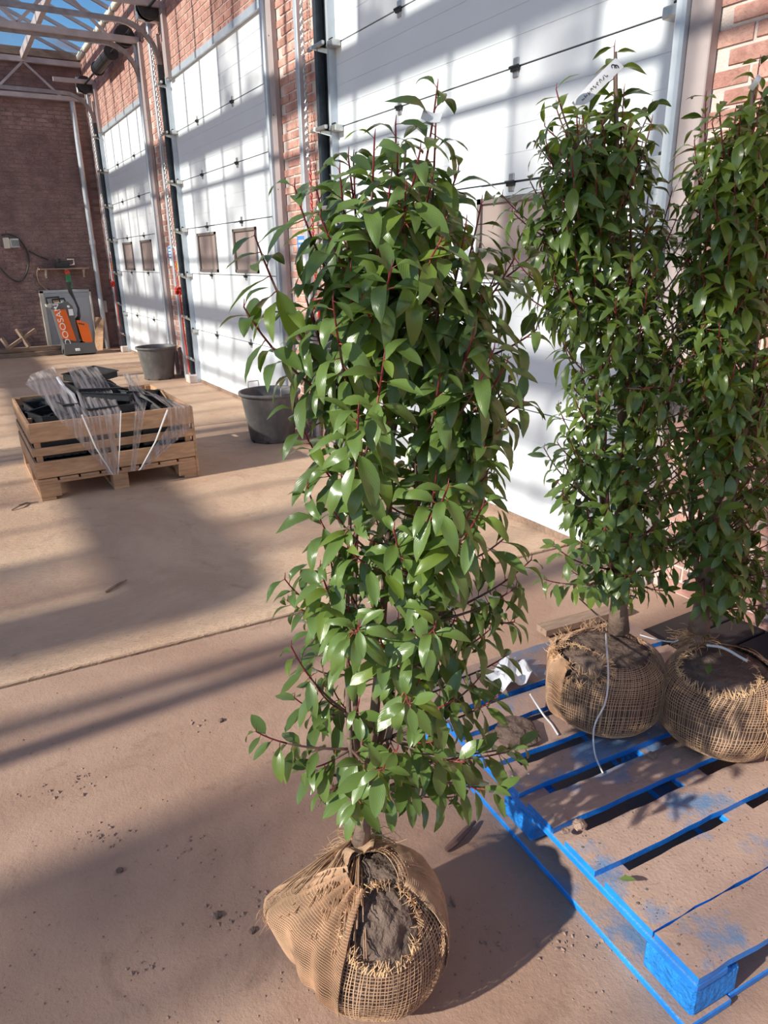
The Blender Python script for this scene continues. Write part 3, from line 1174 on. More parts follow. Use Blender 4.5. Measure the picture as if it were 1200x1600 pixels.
def laurel(name, label, base, top, sil, D0, depth, manual, nrand, seed, lsize=(0.075, 0.098), rise=(.20, .42), pad=30, trunk_r=.016,
           low=None, forks=4, zc=0.0, leafn=(9, 14), young=.12):
    q = random.Random(seed)
    root = thing(name, label, 'shrub', base, 0)
    base, top = Vector(base), Vector(top)
    off = base.copy()

    def axis(z):
        t = max(0, min(1, (z - base.z) / (top.z - base.z)))
        p = base.lerp(top, t)
        return p + Vector((sin(t * 5) * .012, cos(t * 4) * .012 - .012, 0))
    wood, shoots_mb = MB(), MB()
    H = top.z - base.z
    pts = [axis(base.z - .03 + (H + .03) * i / 14) for i in range(15)]
    wood.tube([p - off for p in pts], [trunk_r * (.14 + .86 * (1 - i / 14) ** 1.5) + (.008 if i == 0 else 0) for i in range(15)], 9)
    leaders = [pts]
    for k in range(forks):
        a = 2 * pi * (k + .3 * q.random()) / forks
        r = q.uniform(.03, depth * .7)
        z0 = base.z + q.uniform(.06, .16)
        z1 = base.z + H * q.uniform(.72, .95)
        p0, p2 = axis(z0), axis(z1) + Vector((cos(a) * r, sin(a) * r, 0))
        p1 = axis(z0 + (z1 - z0) * .25) + Vector((cos(a) * r * 1.3, sin(a) * r * 1.3, 0))
        bz = bez(p0, p1, p2, 10)
        wood.tube([p - off for p in bz], [min(trunk_r, .021) * .58 * (1 - .08 * i) for i in range(11)], 7)
        leaders.append(bz)
    # shoots
    tips = [(a[0], a[1], a[2] if len(a) > 2 else 0, a[3] if len(a) > 3 else 1, 1) for a in manual]
    ya, yb = sil[0][0], sil[-1][0]
    tries = 0
    while len(tips) < len(manual) + nrand and tries < 9000:
        tries += 1
        # more shoots at the height where the plant is widest
        y = ya + (yb - ya) * q.random()
        l_, r_, dens = interp(sil, y)
        if q.random() > dens: continue
        if r_ - l_ < 2 * pad: continue
        u = q.uniform(-1, 1)
        x = (l_ + r_) / 2 + u * ((r_ - l_) / 2 - pad)
        dd = q.uniform(-1, 1) * depth * sqrt(max(.05, 1 - u * u))
        if q.random() < .55: dd = -abs(dd)
        ok = all((x - t[0]) ** 2 + (y - t[1]) ** 2 + ((dd - t[2]) * 500) ** 2 > 32 ** 2 for t in tips)
        if ok or tries > 6000:
            tips.append((x, y, dd, 1, 0))
    leaves = []
    for (x, y, dd, sc, man) in tips:
        l_, r_, dens = interp(sil, y)
        T = atD(x, y, D0 + dd)
        hrel = max(0, min(1, (T.z - base.z) / H))
        rs = q.uniform(*rise) * (0.45 + .6 * hrel)
        zo = max(base.z + .07, T.z - rs)
        # nearest leader at that height
        best = None
        for ld in leaders:
            for p in ld:
                if abs(p.z - zo) < .16:
                    d_ = (p - T).length
                    if p.z < T.z + .02 and (best is None or d_ < best[0]): best = (d_, p)
        O = best[1] if best else axis(zo)
        mid = O.lerp(T, .5)
        outw = Vector((T.x - O.x, T.y - O.y, 0))
        mid += outw * .18 - Vector((0, 0, .02))
        L = (T - O).length
        nseg = 10
        cv = bez(O, mid, T, nseg)
        bb = MB()
        k0 = nseg - max(1, int(nseg * (.065 if not man else .10) / L)) if L > .05 else 5
        k0 = max(3, min(nseg - 1, k0))
        bb.tube([p - off for p in cv[:k0 + 1]], [.0034 - .0014 * i / k0 for i in range(k0 + 1)], 5, 0)
        bb.tube([p - off for p in cv[k0:]] + [T - off + Vector((.002, 0, .014))], [.0020 - .0005 * i / (nseg - k0) for i in range(nseg - k0 + 1)] + [.0005], 5, 1)
        bb.build('branch', ['twig', 'shoot'], root, True)
        # leaves along the shoot
        ll = min(L * .96, q.uniform(.20, .34) if man or hrel > .5 else q.uniform(.16, .28))
        nl = int(q.uniform(*leafn) * (ll / .22) * (1.0 if sc == 1 else sc))
        ax = axis(T.z)
        rad = Vector((T.x - ax.x, T.y - ax.y, 0))
        rad = rad.normalized() if rad.length > .02 else Vector((q.uniform(-1, 1), q.uniform(-1, 1), 0)).normalized()
        ph = q.random() * 6.28
        for i in range(nl):
            t = 1 - (i / nl) * (ll / L)
            ti = max(0, min(.9999, t)) * nseg
            a_, f_ = int(ti), ti - int(ti)
            P = cv[a_].lerp(cv[a_ + 1], f_)
            tan = (cv[a_ + 1] - cv[a_]).normalized()
            ph += 2.4
            s1 = tan.orthogonal().normalized()
            s2 = tan.cross(s1)
            side = s1 * cos(ph) + s2 * sin(ph)
            fresh = i < 4
            size = q.uniform(*lsize) * (1 - .18 * (1 - hrel)) * (0.62 + .1 * i if fresh else 1.0) * (sc if sc < 1 else 1)
            d_ = side * .9 + tan * (.55 if fresh else .25) + rad * .22
            arc = hrel > .35 and q.random() < .55
            d_ += Vector((0, 0, .10 if arc else -q.uniform(.5, 1.6) * (1.0 - .5 * fresh)))
            d_.normalize()
            # upper face looks up and outward
            nrm = Vector((0, 0, 1)) + rad * .55 + side * .25 + Vector((q.uniform(-.35, .35), q.uniform(-.35, .35), q.uniform(-.1, .1)))
            nrm = nrm - d_ * nrm.dot(d_)
            if nrm.length < .1: nrm = d_.orthogonal()
            nrm.normalize()
            xx = d_.cross(nrm)
            mt = Matrix((xx, d_, nrm)).transposed().to_4x4()
            mt = mt @ Matrix.Scale(size, 4)
            mt.translation = P - off
            vi = q.choice((3, 4, 8, 2)) if arc else (q.choice((1, 2, 7, 6, 1)) if hrel > .45 else q.choice((0, 1, 5, 6, 9, 2, 5)))
            if q.random() < young * (.3 + hrel): vi += 10
            leaves.append((mt, vi, size))
    wood.build('trunk', 'bark', root, True)
    # the 300 that show largest are leaves of their own, the rest one mass
    cam_l = CP - off
    leaves.sort(key=lambda e: (e[0].translation - cam_l).length - e[2] * 4 + (0.25 * (abs((e[0].to_3x3() @ Vector((0, 0, 1))).normalized().dot((cam_l - e[0].translation).normalized())) < .3)))
    for mt, vi, size in leaves[:298]:
        link('leaf', LV[vi], root, None, mt)
    V, Fc, MI, UV = [], [], [], []
    for mt, vi, size in leaves[298:]:
        vs, fs, ms, uv, lo = LV_DATA[vi]
        o = len(V)
        V += [tuple(mt @ v) for v in vs]
        for f, m_, l_ in zip(fs, ms, lo):
            Fc.append(tuple(i + o for i in f)); MI.append(m_ if (m_ or vi < 10) else 2)
            UV += [uv[i] for i in l_]
    me = bpy.data.meshes.new('foliage')
    me.from_pydata(V, [], Fc)
    me.materials.append(M['leaf']); me.materials.append(M['petiole']); me.materials.append(M['leaf_young'])
    me.polygons.foreach_set('material_index', MI)
    me.polygons.foreach_set('use_smooth', [True] * len(Fc))
    uvl = me.uv_layers.new(name='UVMap')
    uvl.data.foreach_set('uv', [c for u in UV for c in u])
    me.update()
    tag(link('foliage', me, root), kind='stuff')
    return root, len(leaves)


S1 = [(150, 640, 735, .1), (215, 520, 740, .35), (260, 500, 745, .8), (300, 435, 760, .9), (350, 430, 790, 1), (400, 430, 835, 1), (470, 428, 858, 1), (560, 430, 866, 1),
      (640, 430, 850, 1), (720, 438, 850, 1), (800, 430, 835, 1), (880, 415, 850, 1), (950, 418, 835, 1), (1010, 430, 815, 1), (1080, 430, 815, .95), (1150, 430, 830, .9), (1225, 435, 820, .8), (1275, 470, 720, .6)]
MAN1 = [(683, 138, -.02), (544, 243, .0), (552, 247, .03), (612, 268, -.05), (460, 292, -.05), (500, 338, -.1), (398, 368, -.1), (381, 480, -.08), (700, 300, .05),
        (612, 420, -.2), (690, 372, -.15), (752, 318, -.02), (803, 405, .0), (838, 392, .12), (838, 515, -.02), (772, 545, -.15), (600, 560, -.22), (520, 470, -.2),
        (400, 1143, -.08, .9), (777, 1236, -.12), (815, 1165, .05), (455, 1010, -.05), (445, 905, -.05), (830, 875, .0), (460, 640, -.05), (480, 760, -.08), (640, 1100, -.24), (560, 980, -.25),
        (680, 980, -.22), (480, 1200, -.1), (560, 1250, -.15), (650, 1230, -.12), (710, 1245, -.05), (520, 1230, 0), (600, 1200, -.22), (460, 1090, 0), (700, 760, -.24), (755, 790, -.2), (560, 640, -.24)]
B1 = (.606, 1.165, .30)
pl1, n1 = laurel('laurel_plant', 'tall glossy laurel standing alone on the floor, its jute root ball torn open in front', B1, (.79, 1.24, 1.80), S1, 1.34, .17, MAN1, 128, 11, pad=24, leafn=(13, 18))
S2 = [(130, 840, 1040, .3), (180, 820, 1050, .8), (250, 815, 1055, .9), (320, 790, 1080, 1), (400, 785, 1115, 1), (500, 850, 1125, 1), (600, 855, 1130, 1), (700, 845, 1130, 1),
      (800, 838, 1125, 1), (880, 845, 1100, 1), (935, 870, 1080, .6)]
MAN2 = [(960, 72, 0), (868, 165, 0), (840, 225, .02), (975, 140, -.02), (1018, 165, .02), (905, 190, .05), (930, 215, -.05), (880, 290, -.1), (800, 330, -.05), (1010, 260, -.05), (785, 305, .0), (802, 400, 0), (818, 458, -.03), (1050, 300, 0), (850, 700, 0), (850, 905, 0), (865, 850, -.1)]
P2 = gnd(966, 985, .41)
pl2, n2 = laurel('laurel_plant', 'laurel on the blue pallet with a long white label tied near its top', tuple(P2), tuple(atD(957, 85, 2.06)), S2, 2.06, .19, MAN2, 200, 23,
       lsize=(.068, .088), trunk_r=.030, young=.3, pad=20, leafn=(13, 18))
S3 = [(150, 1070, 1290, .5), (220, 1060, 1250, .8), (320, 1045, 1250, 1), (450, 1045, 1250, 1), (600, 1045, 1250, 1), (750, 1045, 1250, 1), (870, 1045, 1250, 1), (955, 1075, 1250, .6)]
MAN3 = [(1103, 150, 0), (1187, 95, 0), (1085, 220, 0), (1190, 170, 0), (1140, 200, -.05), (1160, 930, -.2), (1100, 930, -.15), (1190, 925, -.1)]
P3 = gnd(1092, 985, .43)
pl3, n3 = laurel('laurel_plant', 'laurel on the blue pallet by the brick pier, frayed straw round its sunlit root ball', tuple(P3), tuple(atD(1170, 130, 2.08)), S3, 2.08, .2, MAN3, 240, 37,
       lsize=(.068, .088), trunk_r=.028, young=.5, pad=20, leafn=(13, 18))
print('LEAVES', n1, n2, n3)


# ------------------------------------------------------------------ root balls
def root_ball(plant, c, rx, ry, h, opening, seed, lobes=(), net=(150, 46), flat=.8, sheets=(), bottom=0.0, thread=.00105, corner_r=0.62, folds=(90, 46)):
    """soil ball wrapped in jute netting; c: centre of the foot; opening: (direction, angle) where the soil shows"""
    q = random.Random(seed)
    off = Vector(c) - plant.location
    root = None
    op_d, op_a = Vector(opening[0]).normalized(), opening[1]
    top_d, top_a = Vector((0, 0, 1)), opening[2]

    def surf(az, el, off=0.0, lob=True):
        ce, se = cos(el), sin(el)
        n_ = corner_r
        # rounded drum: superellipse in the vertical section
        e = 2.0 / (2.0 + 1.6 * (1 - n_))
        cr, sr = abs(ce) ** e, abs(se) ** e * (1 if se > 0 else -1)
        d = Vector((cos(az) * ce, sin(az) * ce, se))
        p = Vector((cos(az) * cr * rx, sin(az) * cr * ry, sr * h / 2))
        p *= 1 + .05 * noise.noise(d * 1.7 + Vector((seed, 0, 0)))
        if lob:
            for ld, amp, wd in lobes:
                a_ = max(-1, min(1, d.dot(ld)))
                ang = math.acos(a_)
                p += ld * amp * math.exp(-(ang / wd) ** 2)
        nn = Vector((p.x / rx ** 2, p.y / ry ** 2, p.z / (h / 2) ** 2)).normalized()
        p += nn * off
        p.z = max(p.z + h / 2, bottom + .002 + off * .5)
        return p, d, nn
    # soil
    b = MB()
    nu, nv = 96, 48
    P = []
    for j in range(nv + 1):
        el = -pi / 2 + pi * j / nv
        r_ = []
        for i in range(nu + 1):
            az = 2 * pi * (i % nu) / nu
            p, d, nn = surf(az, el, -.006, False)
            k = noise.noise(d * 6 + Vector((seed, 3, 1))) * .008 + noise.noise(d * 14 + Vector((seed, 9, 1))) * .006 + abs(noise.noise(d * 25)) * .005
            p = p + nn * (k - .007)
            p.z = max(p.z, .001)
            r_.append(p)
        P.append(r_)
    b.grid(P)
    root = b.build('root_ball', 'soil', plant, True, off)

    def inside_open(d, jit=0.0):
        return d.angle(op_d) < op_a + jit or d.angle(top_d) < top_a + jit
    # netting: every thread its own run, cut at the opening with frayed ends
    b, lb = MB(), MB()
    NU, NV = net
    sk = q.uniform(.1, .3)

    def thread_run(fn, n):
        cur = []
        jit = q.uniform(-.10, .02)
        for i in range(n + 1):
            az, el = fn(i / n)
            p, d, nn = surf(az, el, .003 + .0015 * q.random())
            if inside_open(d, jit):
                if len(cur) > 2: b.tube(cur, thread, 3, 0, False)
                cur = []
            else:
                cur.append(p)
        if len(cur) > 2: b.tube(cur, thread, 3, 0, False)
    for i in range(NU):
        a0 = 2 * pi * i / NU + q.uniform(-.004, .004)
        f0 = q.uniform(0, 6)
        thread_run(lambda t: (a0 + sk * sin(t * 2.6 + a0) + .012 * sin(t * 9 + f0), -1.25 + (2.5) * t), 44)
    for j in range(NV):
        e0 = -1.2 + 2.4 * (j + .5) / NV + q.uniform(-.008, .008)
        thread_run(lambda t: (2 * pi * t, e0 + .10 * sin(2 * pi * t + 1.0) + .05 * sin(4 * pi * t + e0 * 2)), 150)
    tag(b.build('jute_netting', 'jute', root), kind='stuff')
    # denser cloth: sheets draped over part of the ball
    for (az0, az1, el0, el1, of, pl) in sheets:
        s_ = MB()
        P = []
        na, ne = 70, 34
        for j in range(ne + 1):
            rr = []
            for i in range(na + 1):
                ta, te = i / na, j / ne
                el = el0(ta) + (el1(ta) - el0(ta)) * te
                az = az0(te) + (az1(te) - az0(te)) * ta
                p, d, nn = surf(az, el, of + .006 * sin(ta * pl + te * 3) * (1 - te * .3) + .003 * noise.noise(Vector((az * 7, el * 7, seed))))
                rr.append(p)
            P.append(rr)
        s_.grid(P)
        fo = s_.build('burlap_fold', 'burlap', root, True)
        # the weave of the fold, thread by thread
        th = MB()
        def upt(i, j):
            i0, j0 = min(int(i), na - 1), min(int(j), ne - 1)
            u_, v_ = i - i0, j - j0
            a_ = P[j0][i0].lerp(P[j0][i0 + 1], u_); b_ = P[j0 + 1][i0].lerp(P[j0 + 1][i0 + 1], u_)
            return a_.lerp(b_, v_)
        cen = Vector((0, 0, h / 2))
        for k in range(folds[0]):
            i = na * (k + .5) / folds[0]
            th.tube([(lambda p: p + (p - cen).normalized() * .0022)(upt(i + .5 * sin(j * .3), j)) for j in range(ne + 1)], thread * .9, 3, 0, False)
        for k in range(folds[1]):
            j = ne * (k + .5) / folds[1]
            th.tube([(lambda p: p + (p - cen).normalized() * .0022)(upt(i, min(ne, max(0, j + .3 * sin(i * .3))))) for i in range(0, na + 1, 2)], thread * .9, 3, 0, False)
        tag(th.build('fold_threads', 'jute', root), kind='stuff')
    # frayed fibres round the opening
    b = MB()
    ax = op_d.orthogonal().normalized()
    bx = op_d.cross(ax)
    for i in range(150):
        a_ = q.uniform(0, 2 * pi)
        d = (op_d * cos(op_a) + (ax * cos(a_) + bx * sin(a_)) * sin(op_a)).normalized()
        az, el = atan2(d.y, d.x), math.asin(max(-1, min(1, d.z)))
        p, dd, nn = surf(az, el, .004)
        inw = (op_d - d * .95 + Vector((q.uniform(-.4, .4), q.uniform(-.4, .4), q.uniform(-.3, .3)))).normalized()
        L = q.uniform(.006, .03)
        b.tube([p - inw * .01, p + nn * .003, p + inw * L * .6 + nn * .006, p + inw * L + nn * q.uniform(.0, .012)], [.0011, .0012, .001, .0005], 3, 0, False)
    tag(b.build('frayed_edge', 'jute_light', root), kind='stuff')
    return root, surf


def fibres(root, pts, n, spread, length, q, mt='jute_light', r=.0011, droop=.3):
    b = MB()
    for i in range(n):
        p = pts[q.randrange(len(pts))]
        base, d = Vector(p[0]), Vector(p[1]).normalized()
        d = (d + Vector((q.uniform(-1, 1), q.uniform(-1, 1), q.uniform(-.6, .9))) * spread).normalized()
        L = q.uniform(.4, 1) * length
        s_ = d.orthogonal().normalized() * q.uniform(-.35, .35) * L
        b0 = base + Vector((q.uniform(-1, 1), q.uniform(-1, 1), q.uniform(-1, 1))) * .008
        cv = [b0 + d * L * t + s_ * sin(t * 3) + Vector((0, 0, -droop * L * t * t)) for t in (0, .25, .5, .75, 1)]
        b.tube(cv, [r, r, r * .9, r * .7, r * .4], 3, 0, False)
    return tag(b.build('straw_fibres', mt, root), kind='stuff')


q = random.Random(5)
VL = -RT.copy(); VL.z = 0; VL.normalize()          # towards picture left, level
VT = Vector((-sin(YAW), -cos(YAW), 0))            # level, towards the camera
UPV = Vector((0, 0, 1))
c1 = Vector((.588, 1.055, 0)) + VL * .014
az_l = atan2(VL.y, VL.x)
az_c = atan2(VT.y, VT.x)
op1 = (VT * .62 + UPV * .78 - VL * .12).normalized()
lobe1 = (VL * .9 + UPV * .35 + VT * .1).normalized()
sheets1 = [
    # the flap twisting from the stem down to the left foot
    (lambda te: az_c - .28 - .15 * te, lambda te: az_c - 1.75 + .1 * te, lambda ta: 1.30, lambda ta: -.30 + .35 * ta - .55 * (ta - .35) ** 2, .010, 26.0),
    (lambda te: az_c - 1.4, lambda te: az_c - 3.2, lambda ta: 1.25, lambda ta: -.9, .008, 14.0),
    (lambda te: az_c + 1.15, lambda te: az_c + 3.2, lambda ta: 1.15, lambda ta: -.2, .006, 12.0),
]
rb1, sf1 = root_ball(pl1, c1, .170, .170, .325,
                     (op1, .50, .05), 3, lobes=[(lobe1, .07, .42)], sheets=sheets1, corner_r=.92)
stem_top = Vector(B1) - c1 + Vector((0, 0, -.01))
fibres(rb1, [(stem_top + Vector((cos(a) * .025, sin(a) * .025, .0)), (cos(a), sin(a), -.25)) for a in [i * .4 for i in range(16)]], 240, .6, .095, q)
fibres(rb1, [(stem_top + VT * .03 - VL * .02, VT - UPV * .5), (stem_top + VT * .02 - VL * .05, VT * .4 - VL - UPV * .3)], 60, .35, .11, q, r=.0013, droop=.6)
fibres(rb1, [(sf1(az_l + .05, .3, .0)[0], VL * -.2 + VT)], 50, .8, .05, q, 'jute', .0012)
# the net drawn together at the stem: loose strands fanning out over the fold
b = MB()
for k in range(120):
    a = q.uniform(-1.9, .25)
    p0 = stem_top + Vector((cos(az_c + a) * .024, sin(az_c + a) * .024, q.uniform(0, .02)))
    p2, d, nn = sf1(az_c + a * .8 - .25, q.uniform(.45, 1.15), .017)
    cvv = bez(p0, (p0 + p2) / 2 + Vector((0, 0, q.uniform(.008, .022))) + nn * q.uniform(0, .008), p2, 8)
    b.tube(cvv, q.uniform(.0011, .0019), 3, 0, False)
tag(b.build('gathered_strands', 'jute', rb1, True), kind='stuff')

c2 = Vector((1.635, 1.365, PT + .002))
rb2, sf2 = root_ball(pl2, c2, .185, .182, .27,
                     ((VT * .45 + UPV * .80 + VL * .62), .50, .62), 8, lobes=[((VL + UPV * .6).normalized(), .02, .4)], corner_r=.25,
                     sheets=[(lambda te: az_l - .55, lambda te: az_l + .5, lambda ta: .75, lambda ta: -.9, .005, 9.0)])
fibres(rb2, [(sf2(az_l + k * .25, .62, .0)[0], VL * .3 + UPV) for k in range(-4, 5)], 130, .8, .05, q, 'jute_light')
fibres(rb2, [(sf2(az_l - 1.2 - k * .2, .9, .0)[0], UPV) for k in range(5)], 70, 1.0, .06, q, 'jute')
c3 = Vector((1.862, 1.100, PT + .002))
rb3, sf3 = root_ball(pl3, c3, .186, .184, .27,
                     ((VT * .25 + UPV * .95 + VL * .30), .52, .55), 15, corner_r=.25,
                     sheets=[(lambda te: az_c + .9, lambda te: az_c + 2.6, lambda ta: .8, lambda ta: -.9, .004, 9.0)])
st3 = P3 - c3 - Vector((0, 0, .02))
fibres(rb3, [(st3 + Vector((cos(a) * .03, sin(a) * .03, -.01)), (cos(a), sin(a), -.2)) for a in [i * .5 for i in range(13)]], 150, .5, .08, q)
fibres(rb3, [(sf3(az_c + .35 + k * .15, .62 - .02 * k, .0)[0], VT * .5 - VL * .4 - UPV * .6) for k in range(8)], 230, .55, .12, q, 'jute_light', .0013, .7)
for nm, P_ in (('stem_flare', P2), ('stem_flare', P3)):
    pass


# ------------------------------------------------------------------ strings, labels, litter on the pallet
def strand(name, pts, r, mt, label, cat, n=6):
    b = MB()
    pts = [Vector(p) for p in pts]
    # Catmull-Rom
    out = []
    for i in range(len(pts) - 1):
        a, b0, c, d = pts[max(i - 1, 0)], pts[i], pts[i + 1], pts[min(i + 2, len(pts) - 1)]
        for k in range(6):
            t = k / 6
            out.append(.5 * ((2 * b0) + (c - a) * t + (2 * a - 5 * b0 + 4 * c - d) * t * t + (3 * b0 - a - 3 * c + d) * t ** 3))
    out.append(pts[-1])
    b.tube(out, r, n)
    return tag(b.build(name, mt, None, True), label, cat)


def on_ball(px, py, c, R, H):
    """point of the ball's front seen at the pixel: ray against an upright drum of radius R"""
    d = ray(px, py).normalized()
    o_ = CP - c
    A = d.x ** 2 + d.y ** 2
    B_ = 2 * (o_.x * d.x + o_.y * d.y)
    C_ = o_.x ** 2 + o_.y ** 2 - R * R
    disc = B_ * B_ - 4 * A * C_
    t = (-B_ - sqrt(max(disc, 0))) / (2 * A)
    return CP + d * t


pp = [gnd(947, 990, .42), on_ball(948, 1012, c2, .195, .3), on_ball(950, 1040, c2, .199, .3), on_ball(950, 1070, c2, .198, .3), on_ball(945, 1100, c2, .196, .3), on_ball(931, 1128, c2, .192, .3), gnd(927, 1150, .20), gnd(930, 1180, .156), gnd(942, 1208, PT + .004)]
strand('twine', pp, .0028, 'twine', 'long white string hanging down the shaded root ball onto the pallet', 'string')
strand('twine', [gnd(828, 1084, .20), gnd(838, 1100, .17), gnd(850, 1118, PT + .006), gnd(862, 1132, PT + .004), gnd(872, 1148, PT + .004)], .0036, 'twine', 'short white string end lying on the pallet boards', 'string')
strand('twine', [gnd(1000, 992, .40), gnd(1025, 999, .405), gnd(1050, 1003, .41), gnd(1060, 1000, .42)], .0024, 'twine', 'white string stretched between the two trunks on the pallet', 'string')
for k, dy in enumerate((0, 5)):
    pass
strand('twine', [gnd(1104, 1008, .445), gnd(1125, 1011, .445), gnd(1140, 1017, .44), gnd(1155, 1026, .435), gnd(1168, 1033, .43)], .0045, 'twine', 'thick white looped strap at the foot of the right-hand trunk', 'strap')
b = MB()
P = []
cpl = gnd(795, 1062, PT)
for i in range(15):
    rr = []
    for j in range(13):
        u, v = (i / 14 - .5) * .17, (j / 12 - .5) * .13
        zz = .012 + .075 * max(0, noise.noise(Vector((u * 22, v * 22, 4))) + .35) * (1 - (u / .1) ** 2 * .6)
        rr.append(cpl + Vector((u, v, zz)))
    P.append(rr)
b.grid(P)
tag(b.build('plastic_bag', 'paper'), 'crumpled white plastic scrap on the pallet behind the lone laurel', 'plastic bag')


def clod(name, p, r, label, cat, mt='soil_light', seed=1, sq=.6, **kw):
    b = MB()
    n, m_ = 12, 8
    P = []
    for j in range(m_ + 1):
        el = -pi / 2 + pi * j / m_
        rr = []
        for i in range(n + 1):
            az = 2 * pi * (i % n) / n
            d = Vector((cos(az) * cos(el), sin(az) * cos(el), sin(el)))
            k = 1 + .35 * noise.noise(d * 1.8 + Vector((seed * 7, 0, 0))) + .18 * noise.noise(d * 5 + Vector((0, seed, 0)))
            v = d * r * k
            v.z = max(v.z * sq + r * sq * .6, 0)
            rr.append(v)
        P.append(rr)
    b.grid(P)
    return tag(b.build(name, mt, None, False, p), label, cat)


clod('soil_clod', gnd(806, 1150, PT), .075, 'loose heap of dark soil on the pallet behind the lone laurel', 'soil', 'soil', 2, .35)
clod('soil_clod', gnd(905, 1292, PT), .020, 'small dry soil clod on the pallet board, beside the first open gap', 'soil', 'soil_light', 3)
clod('soil_clod', gnd(1018, 1182, PT), .014, 'little soil clod on the pallet below the two root balls', 'soil', 'soil_light', 4)
clod('soil_clod', gnd(884, 1300, PT), .012, 'tiny soil clod near the blue corner of a pallet board', 'soil', 'soil_light', 6)
# fallen leaf on the near pallet board
lf = link('fallen_leaf', LV[9], None)
p = gnd(963, 1372, PT + .012)
mt = Matrix.Translation(p) @ Matrix.Rotation(R_(-150), 4, 'Z') @ Matrix.Rotation(R_(18), 4, 'X') @ Matrix.Scale(.042, 4)
lf.matrix_world = mt
tag(lf, 'single green fallen leaf lying on the near pallet board', 'leaf')
lf = link('fallen_leaf', LV[6], None)
lf.matrix_world = Matrix.Translation(gnd(682, 1538, .008)) @ Matrix.Rotation(R_(40), 4, 'Z') @ Matrix.Scale(.045, 4)
tag(lf, 'green leaf on the floor at the right foot of the lone root ball', 'leaf')
lf = link('fallen_leaf', LV[5], None)
lf.matrix_world = Matrix.Translation(gnd(1105, 1056, .415)) @ Matrix.Rotation(R_(-60), 4, 'Z') @ Matrix.Rotation(R_(20), 4, 'X') @ Matrix.Scale(.045, 4)
tag(lf, 'small bright leaf lying on the soil of the sunlit root ball', 'leaf')


def paper_strip(name, a, b_, wid, label, nrm_hint, mt='paper', curl=.02, scrib=0):
    a, b_ = Vector(a), Vector(b_)
    t = (b_ - a)
    s = t.normalized().cross(Vector(nrm_hint)).normalized() * wid / 2
    root = thing(name, label, 'label', a)
    m_ = MB()
    P = []
    nn = s.normalized().cross(t.normalized())
    for i in range(11):
        u = i / 10
        p = t * u + nn * curl * sin(u * 3.1)
        P.append([p - s, p - s * .3 + nn * .001, p + s * .3 + nn * .001, p + s])
    m_.grid(P)
    P2_ = [[v + nn * .0012 for v in r_] for r_ in P]
    m_.grid(P2_)
    m_.build('strip', mt, root)
    if scrib:
        ik = MB()
        x = .30
        qq = random.Random(4)
        side = 1 if nn.dot(CP - a) > 0 else -1
        while x < .86:
            pts = []
            for k in range(7):
                u = x + .045 * k / 6
                pts.append(t * u + nn * (curl * sin(u * 3.1) + side * .0025 + (.0012 if side > 0 else 0)) + s * (qq.uniform(-.35, .35)))
            ik.tube(pts, .0007, 3, 0, False)
            x += .065
        ik.build('handwriting', 'ink', root)
        ik = MB()
        for (u, v, r_) in ((.13, .1, .45), (.10, -.2, .35)):
            pts = [t * (u + .03 * cos(k)) + nn * (side * .003 + curl * sin(u * 3.1)) + s * (v + r_ * sin(k)) for k in [i * .7 for i in range(7)]]
            ik.tube(pts, .0012, 4, 0, False)
        ik.build('printed_mark', 'ink', root)
    return root


vfw = -fw
paper_strip('plant_label', atD(968, 98, 2.0), atD(900, 168, 2.0), .030, 'long white paper label with handwriting, tied high in a pallet laurel', vfw, curl=.01, scrib=1)
paper_strip('plant_label', atD(660, 178, 1.31), atD(690, 184, 1.30), .016, 'small blank white label wrapped round the top shoot of the lone laurel', vfw, curl=-.006)
paper_strip('plant_label', atD(1186, 118, 2.05), atD(1172, 140, 2.05), .014, 'small white label near the top of the right-edge laurel', vfw)
strand('tie_wire', [atD(968, 98, 2.0), atD(962, 92, 2.02), atD(958, 100, 2.03)], .0012, 'twine', 'thin tie holding the long paper label in the left pallet laurel', 'wire')

# ------------------------------------------------------------------ nursery pots
def pot(loc, label, rz, handle=True, hang=0.0):
    t = thing('nursery_pot', label, 'pot', loc, rz, 'black nursery tubs')
    b = MB()
    H = .46
    prof = [(.0, 0.004), (.195, .004), (.20, .0), (.205, .01), (.262, H - .05), (.264, H - .045), (.262, H - .035), (.270, H - .03), (.285, H - .028), (.288, H - .014), (.285, H), (.272, H), (.266, H - .008), (.258, H - .05), (.196, .03), (0, .03)]
    b.lathe(prof, (0, 0, 0), 48)
    b.build('tub', 'pot', t, True)
    b = MB()
    n = 40
    P = [[(r * cos(2 * pi * i / n), r * sin(2 * pi * i / n), .05 + .01 * noise.noise(Vector((r * 9, i, 0)))) for i in range(n + 1)] for r in (.0, .1, .2)]
    b.grid(P)
    b.build('soil_residue', 'pot_soil', t, True)
    for k in range(8):
        b = MB()
        a = 2 * pi * k / 8
        b.bbox((-.016, -.006, .0), (.016, .004, .022), .003, 0, Matrix.Translation((.204 * cos(a), .204 * sin(a), .001)) @ Matrix.Rotation(a + pi / 2, 4, 'Z'))
        b.build('drain_notch', 'black', t)
    for sg in ((1, -1) if handle else (1,)):
        b = MB()
        x = .277 * sg
        b.tube([(x, -.055, H - .02), (x + .004 * sg, -.058, H + .02), (x + .0 * sg, -.052, H + .055), (x, .052, H + .055), (x + .004 * sg, .058, H + .02), (x, .055, H - .02)], .0045, 6)
        b.build('wire_handle', 'zinc', t)
    return t


